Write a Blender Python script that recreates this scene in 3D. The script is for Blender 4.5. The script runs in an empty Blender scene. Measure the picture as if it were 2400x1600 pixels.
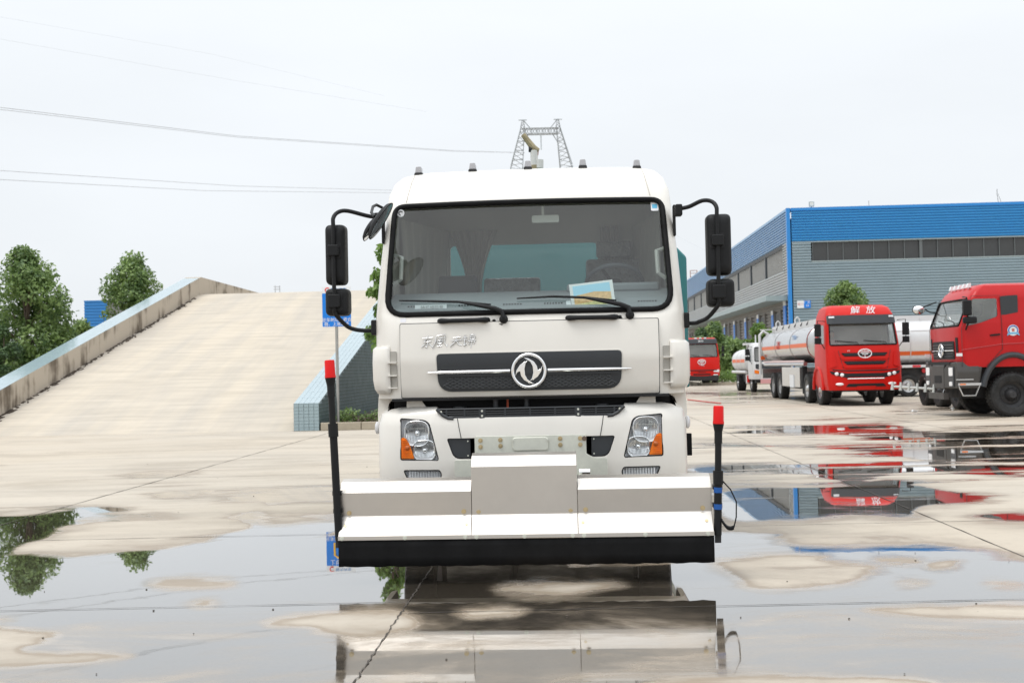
import bpy, bmesh, math, random
import numpy as np
from mathutils import Vector, Matrix, noise as mnoise
random.seed(7)
rng = np.random.default_rng(7)
SC = bpy.context.scene
COL = SC.collection
R = math.radians

# ------------------------------------------------------------------ camera
CAM_H, FPX, PITCH, ROLL = 1.44, 2600.0, math.atan(60 / 2600), 0.0215
fw = Vector((0, math.cos(PITCH), math.sin(PITCH)))
up0 = Vector((0, -math.sin(PITCH), math.cos(PITCH)))
ri0 = Vector((1, 0, 0))
cu = up0 * math.cos(ROLL) + ri0 * math.sin(ROLL)
cr = ri0 * math.cos(ROLL) - up0 * math.sin(ROLL)
CAM = Vector((0, 0, CAM_H))
cd = bpy.data.cameras.new('camera')
co = bpy.data.objects.new('camera', cd)
COL.objects.link(co)
co.matrix_world = Matrix(((cr.x, cu.x, -fw.x, CAM.x), (cr.y, cu.y, -fw.y, CAM.y), (cr.z, cu.z, -fw.z, CAM.z), (0, 0, 0, 1)))
cd.sensor_width = 36.0
cd.lens = 36.0 * FPX / 2400.0
cd.clip_start, cd.clip_end = 0.1, 9000
cd.dof.use_dof = True
cd.dof.focus_distance = 8.3
cd.dof.aperture_fstop = 4.5
SC.camera = co

# ------------------------------------------------------------------ world, sun, exposure
SUN_EL, SUN_AZ = R(64), R(238)        # azimuth from +Y towards +X: high, behind the camera to the left
w = bpy.data.worlds.new('World'); SC.world = w; w.use_nodes = True
nt = w.node_tree; nt.nodes.clear()
N = nt.nodes.new; L = nt.links.new
sky = N('ShaderNodeTexSky'); sky.sky_type = 'NISHITA'; sky.sun_disc = False
sky.sun_elevation = SUN_EL; sky.sun_rotation = SUN_AZ; sky.dust_density = 4.0; sky.air_density = 1.0
tc = N('ShaderNodeTexCoord'); sp = N('ShaderNodeSeparateXYZ'); L(tc.outputs['Generated'], sp.inputs[0])
cl = N('ShaderNodeMath'); cl.operation = 'MAXIMUM'; cl.inputs[1].default_value = 0.0; L(sp.outputs['Z'], cl.inputs[0])
sq = N('ShaderNodeMath'); sq.operation = 'POWER'; sq.inputs[1].default_value = 2.0; L(cl.outputs[0], sq.inputs[0])
ml = N('ShaderNodeMath'); ml.operation = 'MULTIPLY_ADD'; ml.inputs[1].default_value = 13.0; ml.inputs[2].default_value = 9.7
L(sq.outputs[0], ml.inputs[0])          # overcast dome: brighter towards the zenith
mp = N('ShaderNodeMapping'); mp.inputs['Scale'].default_value = (1.2, 1.2, 4.0); L(tc.outputs['Generated'], mp.inputs[0])
nz = N('ShaderNodeTexNoise'); nz.inputs['Scale'].default_value = 1.6; nz.inputs['Detail'].default_value = 5; L(mp.outputs[0], nz.inputs['Vector'])
mr = N('ShaderNodeMapRange'); mr.inputs[1].default_value = 0.3; mr.inputs[2].default_value = 0.7; mr.inputs[3].default_value = 0.95; mr.inputs[4].default_value = 1.04
L(nz.outputs[0], mr.inputs[0])
mm = N('ShaderNodeMath'); mm.operation = 'MULTIPLY'; L(ml.outputs[0], mm.inputs[0]); L(mr.outputs[0], mm.inputs[1])
cc = N('ShaderNodeMix'); cc.data_type = 'RGBA'; cc.blend_type = 'MULTIPLY'; cc.inputs[0].default_value = 1.0
L(mm.outputs[0], cc.inputs[6]); cc.inputs[7].default_value = (0.93, 0.968, 1.005, 1)
mx = N('ShaderNodeMix'); mx.data_type = 'RGBA'; mx.inputs[0].default_value = 0.93
L(sky.outputs[0], mx.inputs[6]); L(cc.outputs[2], mx.inputs[7])
bg = N('ShaderNodeBackground'); bg.inputs['Strength'].default_value = 0.1; L(mx.outputs[2], bg.inputs[0])
wo = N('ShaderNodeOutputWorld'); L(bg.outputs[0], wo.inputs[0])
sd = bpy.data.lights.new('sun', 'SUN'); sd.energy = 1.05; sd.angle = R(24); sd.color = (1, 0.96, 0.9)
so = bpy.data.objects.new('sun', sd); COL.objects.link(so)
sdir = Vector((math.sin(SUN_AZ) * math.cos(SUN_EL), math.cos(SUN_AZ) * math.cos(SUN_EL), math.sin(SUN_EL)))
so.rotation_euler = sdir.to_track_quat('Z', 'Y').to_euler(); so.location = (0, -20, 40)
vs = SC.view_settings
vs.view_transform = 'Standard'; vs.look = 'None'; vs.exposure = 0.0; vs.gamma = 1.0; vs.use_curve_mapping = False
SC.render.engine = 'CYCLES'
SC.cycles.use_denoising = True
SC.cycles.max_bounces = 10; SC.cycles.transparent_max_bounces = 16
SC.cycles.sample_clamp_indirect = 6.0
SC.cycles.caustics_reflective = False; SC.cycles.caustics_refractive = False

# ------------------------------------------------------------------ measuring helpers
def ray(px, py):
    return fw + cr * ((px - 1200) / FPX) + cu * ((800 - py) / FPX)
def at(px, py, Y):                      # world point seen at a photo pixel, at depth Y
    d = ray(px, py); return CAM + d * (Y / d.y)
def ground_at(px, py):
    d = ray(px, py); return CAM + d * (-CAM_H / d.z)
def project(x, y, z):                   # numpy: world -> photo pixel
    a = x * cr.x + y * cr.y + (z - CAM_H) * cr.z
    b = x * cu.x + y * cu.y + (z - CAM_H) * cu.z
    c = x * fw.x + y * fw.y + (z - CAM_H) * fw.z
    c = np.maximum(c, 0.05)
    return 1200 + FPX * a / c, 800 - FPX * b / c
YAW = -0.05                             # everything in the yard follows one grid
def frame(loc, rz=YAW):
    return Matrix.Translation(loc) @ Matrix.Rotation(rz, 4, 'Z')
def local_at(M, px, py, yl):            # (x, z) in a frame where the photo pixel meets the plane y = yl
    Mi = M.inverted(); o = Mi @ CAM; d = Mi.to_3x3() @ ray(px, py)
    p = o + d * ((yl - o.y) / d.y); return p.x, p.z

# ------------------------------------------------------------------ materials
MATS = {}
def mat(name, col, rough=0.5, metal=0.0, spec=0.5, coat=0.0, var=0.0, vscale=3.0, bump=0.0, bscale=40.0, emit=None, trans=0.0):
    if name in MATS: return MATS[name]
    m = bpy.data.materials.new(name); m.use_nodes = True; MATS[name] = m
    nt = m.node_tree; b = nt.nodes['Principled BSDF']
    b.inputs['Base Color'].default_value = (*col, 1); b.inputs['Roughness'].default_value = rough
    b.inputs['Metallic'].default_value = metal; b.inputs['Specular IOR Level'].default_value = spec
    b.inputs['Coat Weight'].default_value = coat; b.inputs['Coat Roughness'].default_value = 0.05
    if trans: b.inputs['Transmission Weight'].default_value = trans
    if emit:
        b.inputs['Emission Color'].default_value = (*emit[:3], 1); b.inputs['Emission Strength'].default_value = emit[3]
    g = nt.nodes.new('ShaderNodeTexCoord')
    if var:
        n = nt.nodes.new('ShaderNodeTexNoise'); n.inputs['Scale'].default_value = vscale; n.inputs['Detail'].default_value = 7
        n.inputs['Roughness'].default_value = 0.65
        nt.links.new(g.outputs['Object'], n.inputs['Vector'])
        r = nt.nodes.new('ShaderNodeMapRange'); r.inputs[1].default_value = 0.3; r.inputs[2].default_value = 0.7
        r.inputs[3].default_value = 1 - var; r.inputs[4].default_value = 1 + var * 0.6
        nt.links.new(n.outputs[0], r.inputs[0])
        x = nt.nodes.new('ShaderNodeMix'); x.data_type = 'RGBA'; x.blend_type = 'MULTIPLY'; x.inputs[0].default_value = 1
        x.inputs[6].default_value = (*col, 1); nt.links.new(r.outputs[0], x.inputs[7])
        nt.links.new(x.outputs[2], b.inputs['Base Color'])
        r2 = nt.nodes.new('ShaderNodeMapRange'); r2.inputs[1].default_value = 0.3; r2.inputs[2].default_value = 0.7
        r2.inputs[3].default_value = min(1, rough * (1 + var)); r2.inputs[4].default_value = rough * (1 - var * 0.7)
        nt.links.new(n.outputs[0], r2.inputs[0]); nt.links.new(r2.outputs[0], b.inputs['Roughness'])
    if bump:
        n = nt.nodes.new('ShaderNodeTexNoise'); n.inputs['Scale'].default_value = bscale; n.inputs['Detail'].default_value = 6
        nt.links.new(g.outputs['Object'], n.inputs['Vector'])
        bp = nt.nodes.new('ShaderNodeBump'); bp.inputs['Strength'].default_value = bump; bp.inputs['Distance'].default_value = 0.02
        nt.links.new(n.outputs[0], bp.inputs['Height']); nt.links.new(bp.outputs[0], b.inputs['Normal'])
    return m

def glass(name, tint=(0.8, 0.84, 0.83), dirt=0.03, ior=1.5):  # dirt: pale diffuse share; on cab_glass it paints in reflected sky
    if name in MATS: return MATS[name]
    m = bpy.data.materials.new(name); m.use_nodes = True; MATS[name] = m
    nt = m.node_tree; nt.nodes.clear(); N = nt.nodes.new; L = nt.links.new
    t = N('ShaderNodeBsdfTransparent'); t.inputs[0].default_value = (*tint, 1)
    g = N('ShaderNodeBsdfGlossy'); g.inputs['Roughness'].default_value = 0.015
    d = N('ShaderNodeBsdfDiffuse'); d.inputs[0].default_value = (0.6, 0.6, 0.57, 1)
    lw = N('ShaderNodeLayerWeight'); lw.inputs[0].default_value = 0.5
    pw = N('ShaderNodeMath'); pw.operation = 'POWER'; pw.inputs[1].default_value = 5.0; L(lw.outputs['Facing'], pw.inputs[0])
    f0 = ((ior - 1) / (ior + 1)) ** 2
    f = N('ShaderNodeMath'); f.operation = 'MULTIPLY_ADD'; f.inputs[1].default_value = 1 - f0; f.inputs[2].default_value = f0; L(pw.outputs[0], f.inputs[0])
    a = N('ShaderNodeMixShader'); L(f.outputs[0], a.inputs[0]); L(t.outputs[0], a.inputs[1]); L(g.outputs[0], a.inputs[2])
    no = N('ShaderNodeTexNoise'); no.inputs['Scale'].default_value = 2.0; no.inputs['Detail'].default_value = 6
    tc = N('ShaderNodeTexCoord'); L(tc.outputs['Object'], no.inputs['Vector'])
    r = N('ShaderNodeMapRange'); r.inputs[1].default_value = 0.25; r.inputs[2].default_value = 0.75; r.inputs[3].default_value = dirt * 0.4; r.inputs[4].default_value = dirt * 1.6
    L(no.outputs[0], r.inputs[0])
    b = N('ShaderNodeMixShader'); L(r.outputs[0], b.inputs[0]); L(a.outputs[0], b.inputs[1]); L(d.outputs[0], b.inputs[2])
    o = N('ShaderNodeOutputMaterial'); L(b.outputs[0], o.inputs[0])
    return m

WHITE = mat('white_cab_paint', (0.84, 0.81, 0.75), 0.32, coat=0.5, var=0.03, vscale=2.0)
BLACKP = mat('black_plastic', (0.009, 0.0095, 0.0105), 0.5, spec=0.3, var=0.15, vscale=6, bump=0.05, bscale=300)
GRAPH = mat('graphite_plastic', (0.033, 0.037, 0.042), 0.38, var=0.08, vscale=5)
RUBBER = mat('rubber', (0.006, 0.006, 0.0065), 0.6, spec=0.2, var=0.25, vscale=5)
TYRE = mat('tyre_rubber', (0.02, 0.02, 0.02), 0.7, var=0.3, vscale=8)
DARK = mat('dark_recess', (0.008, 0.008, 0.009), 0.7)
CHROME = mat('chrome', (0.86, 0.86, 0.86), 0.06, 1.0)
STEEL = mat('stainless_sheet', (0.66, 0.62, 0.57), 0.38, 1.0, var=0.06, vscale=2.5)
GALV = mat('galvanised_plate', (0.78, 0.79, 0.70), 0.42, 0.5, var=0.14, vscale=7)
ZINC = mat('yellow_zinc_bolt', (0.62, 0.50, 0.30), 0.35, 0.9)
TEAL = mat('teal_tank_paint', (0.010, 0.16, 0.17), 0.3, coat=0.4, var=0.05)
RED = mat('red_cab_paint', (0.58, 0.011, 0.006), 0.45, spec=0.2, coat=0.12, var=0.05)
CRIMSON = mat('crimson_cab_paint', (0.50, 0.009, 0.011), 0.4, spec=0.25, coat=0.2, var=0.05)
ALU = mat('tank_aluminium', (0.62, 0.62, 0.62), 0.22, 0.85, var=0.06, vscale=1.5)
WHITEP = mat('white_paint', (0.68, 0.68, 0.68), 0.4, var=0.04)
ORANGE = mat('orange_stripe', (0.80, 0.13, 0.02), 0.4)
AMBER = mat('amber_lens', (0.88, 0.20, 0.01), 0.25, spec=0.3, coat=0.2, var=0.25, vscale=40)
REDLENS = mat('red_beacon_lens', (0.72, 0.003, 0.003), 0.35, spec=0.25, coat=0.15)
CLEAR = glass('clear_lens', (0.95, 0.97, 0.98), 0.0, 1.35)
WINDS = glass('windscreen_glass', (0.82, 0.89, 0.88), 0.02, 1.7)
CABGL = glass('cab_glass', (0.82, 0.86, 0.86), 0.12, 1.9)  # large diffuse share stands in for sky reflected in the panes
REARGL = glass('rear_glass', (0.9, 0.93, 0.93), 0.01, 1.3)
INTER = mat('cab_lining', (0.52, 0.50, 0.45), 0.8, var=0.06)
DASH = mat('dashboard_vinyl', (0.23, 0.25, 0.26), 0.55, var=0.08)
SEAT = mat('seat_fabric', (0.10, 0.10, 0.10), 0.9)
FILM = mat('clear_film_wrap', (0.22, 0.22, 0.215), 0.10, spec=1.0, bump=1.0, bscale=9)
FILM.node_tree.nodes['Bump'].inputs['Distance'].default_value = 0.12
CURT = mat('curtain_cloth', (0.42, 0.39, 0.34), 0.9)
REFL = mat('lamp_reflector', (0.95, 0.95, 0.96), 0.25, 0.12)
BLUES = mat('blue_sign_paint', (0.0, 0.20, 0.72), 0.4)
SIGNW = mat('sign_white', (0.80, 0.82, 0.84), 0.5)
YELL = mat('sign_yellow', (0.85, 0.48, 0.02), 0.5)
CHASS = mat('chassis_black', (0.02, 0.02, 0.021), 0.6, var=0.3, vscale=4)
GREYB = mat('grey_bumper_plastic', (0.06, 0.056, 0.053), 0.5, var=0.1)
RIMS = mat('silver_rim', (0.62, 0.62, 0.62), 0.35, 0.8, var=0.1)

# ------------------------------------------------------------------ mesh helpers
def rot_to(d):
    return Vector(d).normalized().to_track_quat('Z', 'Y').to_matrix()
class MB:
    def __init__(s): s.v = []; s.f = []; s.mi = []; s.cur = 0
    def add(s, vs, fs):
        o = len(s.v); s.v += [tuple(v) for v in vs]; s.f += [tuple(i + o for i in f) for f in fs]; s.mi += [s.cur] * len(fs); return s
    def box(s, c, size, rot=None):
        hx, hy, hz = size[0] / 2, size[1] / 2, size[2] / 2
        vs = [Vector((x, y, z)) for x in (-hx, hx) for y in (-hy, hy) for z in (-hz, hz)]
        if rot is not None: vs = [rot @ v for v in vs]
        c = Vector(c)
        return s.add([v + c for v in vs], [(0, 1, 3, 2), (4, 6, 7, 5), (0, 4, 5, 1), (2, 3, 7, 6), (0, 2, 6, 4), (1, 5, 7, 3)])
    def bb(s, a, b):
        return s.box([(a[i] + b[i]) / 2 for i in range(3)], [abs(b[i] - a[i]) for i in range(3)])
    def cyl(s, p0, p1, r0, r1=None, n=12, caps=True):
        r1 = r0 if r1 is None else r1
        p0, p1 = Vector(p0), Vector(p1); Q = rot_to(p1 - p0)
        vs = []
        for p, r in ((p0, r0), (p1, r1)):
            for k in range(n):
                a = 2 * math.pi * k / n; vs.append(p + Q @ Vector((math.cos(a) * r, math.sin(a) * r, 0)))
        fs = [(k, (k + 1) % n, n + (k + 1) % n, n + k) for k in range(n)]
        if caps: fs += [tuple(range(n))[::-1], tuple(range(n, 2 * n))]
        return s.add(vs, fs)
    def tube(s, pts, r, n=8, closed=False):
        pts = [Vector(p) for p in pts]; m = len(pts); vs = []; pn = None
        for i, p in enumerate(pts):
            if closed: t = pts[(i + 1) % m] - pts[i - 1]
            else: t = pts[min(i + 1, m - 1)] - pts[max(i - 1, 0)]
            t.normalize()
            if pn is None:
                a = Vector((0, 0, 1)) if abs(t.z) < 0.9 else Vector((1, 0, 0)); pn = t.cross(a).normalized()
            pn = (pn - t * pn.dot(t)).normalized(); bn = t.cross(pn)
            rr = r[i] if isinstance(r, (list, tuple)) else r
            for k in range(n):
                a = 2 * math.pi * k / n; vs.append(p + pn * math.cos(a) * rr + bn * math.sin(a) * rr)
        fs = []
        for i in range(m if closed else m - 1):
            j = (i + 1) % m
            for k in range(n): fs.append((i * n + k, i * n + (k + 1) % n, j * n + (k + 1) % n, j * n + k))
        if not closed: fs += [tuple(range(n))[::-1], tuple(range((m - 1) * n, m * n))]
        return s.add(vs, fs)
    def prism(s, poly, y0, y1, plane='xz'):
        n = len(poly); y0f = y0 if callable(y0) else (lambda a, b: y0); y1f = y1 if callable(y1) else (lambda a, b: y1)
        def mk(a, b, f):
            c = f(a, b)
            return (a, c, b) if plane == 'xz' else ((c, a, b) if plane == 'yz' else (a, b, c))
        vs = [mk(a, b, y0f) for a, b in poly] + [mk(a, b, y1f) for a, b in poly]
        fs = [tuple(range(n)), tuple(range(n, 2 * n))[::-1]] + [(k, (k + 1) % n, n + (k + 1) % n, n + k) for k in range(n)]
        return s.add(vs, fs)
    def lathe(s, prof, c, axis=(1, 0, 0), n=28, closed=True):     # prof: (radius, along)
        Q = rot_to(axis); c = Vector(c); m = len(prof); vs = []
        for r, h in prof:
            for k in range(n):
                a = 2 * math.pi * k / n; vs.append(c + Q @ Vector((math.cos(a) * r, math.sin(a) * r, h)))
        fs = [(i * n + k, i * n + (k + 1) % n, (i + 1) * n + (k + 1) % n, (i + 1) * n + k) for i in range(m - 1) for k in range(n)]
        if closed: fs += [tuple(range(n))[::-1], tuple(range((m - 1) * n, m * n))]
        return s.add(vs, fs)
    def ball(s, c, r, sc=(1, 1, 1), nu=12, nv=8):
        c = Vector(c); vs = [c + Vector((0, 0, r * sc[2]))]
        for i in range(1, nv):
            t = math.pi * i / nv
            for k in range(nu):
                a = 2 * math.pi * k / nu
                vs.append(c + Vector((math.sin(t) * math.cos(a) * r * sc[0], math.sin(t) * math.sin(a) * r * sc[1], math.cos(t) * r * sc[2])))
        vs.append(c - Vector((0, 0, r * sc[2]))); b = len(vs) - 1
        fs = [(0, 1 + k, 1 + (k + 1) % nu) for k in range(nu)]
        for i in range(nv - 2):
            for k in range(nu):
                fs.append((1 + i * nu + k, 1 + (i + 1) * nu + k, 1 + (i + 1) * nu + (k + 1) % nu, 1 + i * nu + (k + 1) % nu))
        fs += [(b, 1 + (nv - 2) * nu + (k + 1) % nu, 1 + (nv - 2) * nu + k) for k in range(nu)]
        return s.add(vs, fs)
    def mesh(s, name, mats, smooth=30, normals=True):
        me = bpy.data.meshes.new(name); me.from_pydata(s.v, [], s.f)
        if not isinstance(mats, (list, tuple)): mats = [mats]
        for m in mats: me.materials.append(m)
        if len(mats) > 1: me.polygons.foreach_set('material_index', s.mi)
        if normals:
            bm = bmesh.new(); bm.from_mesh(me); bmesh.ops.recalc_face_normals(bm, faces=bm.faces); bm.to_mesh(me); bm.free()
        if smooth:
            me.shade_smooth(); me.set_sharp_from_angle(angle=R(smooth))
        me.update(); return me
    def build(s, name, m, parent=None, smooth=30, bevel=0.0, normals=True, **props):
        o = link(name, s.mesh(name, m, smooth, normals), parent)
        if bevel:
            b = o.modifiers.new('bevel', 'BEVEL'); b.width = bevel; b.segments = 2; b.limit_method = 'ANGLE'; b.angle_limit = R(40)
        for k, v in props.items(): o[k] = v
        return o
def link(name, me, parent=None):
    o = bpy.data.objects.new(name, me); COL.objects.link(o)
    if parent is not None: o.parent = parent
    return o
def thing(name, label, cat, M=None, group=None, kind=None):
    o = bpy.data.objects.new(name, None); COL.objects.link(o); o.empty_display_size = 0.3
    if M is not None: o.matrix_world = M
    o['label'] = label; o['category'] = cat
    if group: o['group'] = group
    if kind: o['kind'] = kind
    return o
def tag(o, label, cat, group=None):
    o['label'] = label; o['category'] = cat
    if group: o['group'] = group
    return o
def boolean(o, cutters, op='DIFFERENCE'):
    for c in cutters:
        m = o.modifiers.new('b', 'BOOLEAN'); m.operation = op; m.object = c; m.solver = 'EXACT'; m.material_mode = 'TRANSFER'
    bpy.context.view_layer.update()
    dg = bpy.context.evaluated_depsgraph_get()
    me = bpy.data.meshes.new_from_object(o.evaluated_get(dg))
    o.modifiers.clear(); old = o.data; o.data = me; me.name = o.name
    bpy.data.meshes.remove(old)
    for c in cutters:
        cm = c.data; bpy.data.objects.remove(c); bpy.data.meshes.remove(cm)
    me.shade_smooth(); me.set_sharp_from_angle(angle=R(32))
    return o
def text(name, body, size, m, parent, loc, rot=(R(90), 0, 0), depth=0.004, align='CENTER', shear=0.0, sx=1.0, bevel=0.0):
    cu_ = bpy.data.curves.new(name, 'FONT'); cu_.body = body; cu_.size = size; cu_.extrude = depth
    cu_.align_x = align; cu_.align_y = 'CENTER'; cu_.shear = shear; cu_.resolution_u = 3; cu_.bevel_depth = bevel; cu_.bevel_resolution = 1
    t = bpy.data.objects.new(name, cu_); COL.objects.link(t)
    bpy.context.view_layer.update(); dg = bpy.context.evaluated_depsgraph_get()
    me = bpy.data.meshes.new_from_object(t.evaluated_get(dg)); bpy.data.objects.remove(t); bpy.data.curves.remove(cu_)
    me.materials.clear(); me.materials.append(m)
    o = link(name, me, parent); o.location = loc; o.rotation_euler = rot; o.scale = (sx, 1, 1)
    return o
def rpoly(pts, rad, n=5):               # polygon with rounded corners; rad one number or one per corner
    out = []; m = len(pts)
    for i in range(m):
        p = Vector(pts[i]); a = Vector(pts[i - 1]) - p; b = Vector(pts[(i + 1) % m]) - p
        r = rad[i] if isinstance(rad, (list, tuple)) else rad
        r = min(r, a.length * 0.49, b.length * 0.49)
        if r <= 1e-5: out.append(tuple(p)); continue
        p0 = p + a.normalized() * r; p1 = p + b.normalized() * r
        for k in range(n + 1):
            t = k / n; out.append(tuple(p0 * (1 - t) ** 2 + p * 2 * t * (1 - t) + p1 * t * t))
    return out
def rrect(x0, z0, x1, z1, r, n=4): return rpoly([(x0, z0), (x1, z0), (x1, z1), (x0, z1)], r, n)
def resample(poly, step):
    out = []
    for i in range(len(poly)):
        a, b = Vector(poly[i]), Vector(poly[(i + 1) % len(poly)]); n = max(1, int((b - a).length / step))
        out += [tuple(a.lerp(b, k / n)) for k in range(n)]
    return out
def conform(poly, fy, off0, off1, step=0.06, single=False):   # a plate cut to an (x, z) outline, bent to the surface y = fy(x, z)
    poly = resample(poly, step)
    me = bpy.data.meshes.new('t'); bm = bmesh.new()
    vs = [bm.verts.new((a, 0, b)) for a, b in poly]; f = bm.faces.new(vs)
    bmesh.ops.triangulate(bm, faces=[f])
    xs = [p[0] for p in poly]; zs = [p[1] for p in poly]
    for ax, lo, hi in ((0, min(xs), max(xs)), (2, min(zs), max(zs))):
        k = lo + step
        while k < hi - 1e-4:
            co_ = [0, 0, 0]; co_[ax] = k; no = [0, 0, 0]; no[ax] = 1
            bmesh.ops.bisect_plane(bm, geom=bm.verts[:] + bm.edges[:] + bm.faces[:], dist=1e-6, plane_co=co_, plane_no=no); k += step
    bmesh.ops.recalc_face_normals(bm, faces=bm.faces)
    top = bm.faces[:]
    r = bmesh.ops.extrude_face_region(bm, geom=top) if not single else {'geom': []}
    moved = {v for v in r['geom'] if isinstance(v, bmesh.types.BMVert)}
    for v in bm.verts: v.co.y = fy(v.co.x, v.co.z) + (off1 if v in moved else off0)
    bmesh.ops.recalc_face_normals(bm, faces=bm.faces)
    mb = MB(); bm.verts.index_update()
    mb.add([v.co.copy() for v in bm.verts], [[v.index for v in f.verts] for f in bm.faces]); bm.free(); bpy.data.meshes.remove(me)
    return mb
def glass_sheet(poly, fy, off, nx=28):         # a clean sheet of bent glass inside a convex outline symmetric about x = 0
    zs = [p[1] for p in poly]; z0, z1 = min(zs), max(zs)
    def half(z):
        best = 0
        for (xa, za), (xb, zb) in zip(poly, poly[1:] + poly[:1]):
            if min(za, zb) <= z <= max(za, zb) and za != zb: best = max(best, xa + (xb - xa) * (z - za) / (zb - za))
        return best
    rows = sorted({z0 + 1e-4, z1 - 1e-4} | {round(p[1], 4) for p in poly if z0 < p[1] < z1} | {z0 + (z1 - z0) * k / 16 for k in range(1, 16)})
    vs = []
    for z in rows:
        h = half(z); vs += [(-h + 2 * h * i / nx, fy(-h + 2 * h * i / nx, z) + off, z) for i in range(nx + 1)]
    n = nx + 1
    return MB().add(vs, [(r * n + i, r * n + i + 1, (r + 1) * n + i + 1, (r + 1) * n + i) for r in range(len(rows) - 1) for i in range(nx)])
def section(z, hw, yf, yr, rc, bu, nf=10, nc=5, rr=0.06):
    pts = []
    xf = hw - rc; yc = yf + bu + rc
    for i in range(nf + 1):
        x = -xf + 2 * xf * i / nf; pts.append((x, yf + bu * (x / xf) ** 2, z))
    for i in range(1, nc + 1):
        a = math.pi / 2 * i / nc; pts.append((xf + rc * math.sin(a), yc - rc * math.cos(a), z))
    for i in range(0, nc + 1):
        a = math.pi / 2 * i / nc; pts.append((hw - rr + rr * math.cos(a), yr - rr + rr * math.sin(a), z))
    for i in range(0, nc + 1):
        a = math.pi / 2 * i / nc; pts.append((-hw + rr - rr * math.sin(a), yr - rr + rr * math.cos(a), z))
    for i in range(0, nc):
        a = math.pi / 2 * i / nc; pts.append((-xf - rc * math.cos(a), yc - rc * math.sin(a), z))
    return pts
def loft(secs):
    mb = MB(); rings = [section(*s) for s in secs]; n = len(rings[0])
    vs = [p for r in rings for p in r]; fs = []
    for i in range(len(rings) - 1):
        for k in range(n): fs.append((i * n + k, i * n + (k + 1) % n, (i + 1) * n + (k + 1) % n, (i + 1) * n + k))
    fs += [tuple(range(n))[::-1], tuple(range((len(rings) - 1) * n, len(rings) * n))]
    return mb.add(vs, fs)
def front_fn(secs):                     # y of the front surface of a loft at (x, z)
    def fy(x, z):
        for a, b in zip(secs, secs[1:]):
            if z <= b[0] or b is secs[-1]:
                t = max(0, min(1, (z - a[0]) / (b[0] - a[0]))); break
        hw, yf, rc, bu = [a[i] + (b[i] - a[i]) * t for i in (1, 2, 4, 5)]
        xf = hw - rc; ax = abs(x)
        if ax <= xf: return yf + bu * (ax / xf) ** 2
        u = min(1, (ax - xf) / rc); return yf + bu + rc * (1 - math.sqrt(max(0, 1 - u * u)))
    return fy
WH = {}
def wheel(parent, c, r, wd, rimmat=None, side=1, deep=False):
    rimmat = rimmat or RIMS
    k = (round(r, 3), round(wd, 3), rimmat.name, side, deep)
    if k not in WH:
        t = MB(); h = wd / 2
        t.lathe([(r * .58, -h * .8), (r * .66, -h * .95), (r * .86, -h), (r * .96, -h * .86), (r, -h * .6), (r, h * .6), (r * .96, h * .86), (r * .86, h), (r * .66, h * .95), (r * .58, h * .8)], (0, 0, 0), n=36, closed=False)
        nb = 40
        for q in range(nb):             # tread blocks
            a = 2 * math.pi * q / nb; Q = Matrix.Rotation(a, 3, 'X')
            for sx in (-1, 1):
                t.box(Q @ Vector((sx * h * .48, 0, r * 1.0)), (h * .75, r * .09, r * .03), Q)
        m = MB(); d = side
        hub = -h * .1 if deep else h * .25
        m.lathe([(r * .60, d * h * .85), (r * .60, d * h * .3), (r * .52, d * h * .2), (r * .46, d * h * .1), (r * .30, d * hub), (r * .26, d * (hub + h * .3)), (r * .14, d * (hub + h * .75)), (r * .02, d * (hub + h * .75))], (0, 0, 0), n=30, closed=False)
        m.lathe([(r * .60, -d * h * .8), (r * .3, -d * h * .5), (r * .02, -d * h * .5)], (0, 0, 0), n=20, closed=False)
        for q in range(10):
            a = 2 * math.pi * q / 10; p = Vector((d * (hub - h * .02), math.cos(a) * r * .34, math.sin(a) * r * .34))
            m.cyl(p, p + Vector((d * h * .14, 0, 0)), r * .03, n=6)
        WH[k] = (t.mesh('wheel', TYRE), m.mesh('rim', rimmat))
    a, b = WH[k]
    o = link('wheel', a, parent); o.location = c
    link('rim', b, o)
    return o

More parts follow.
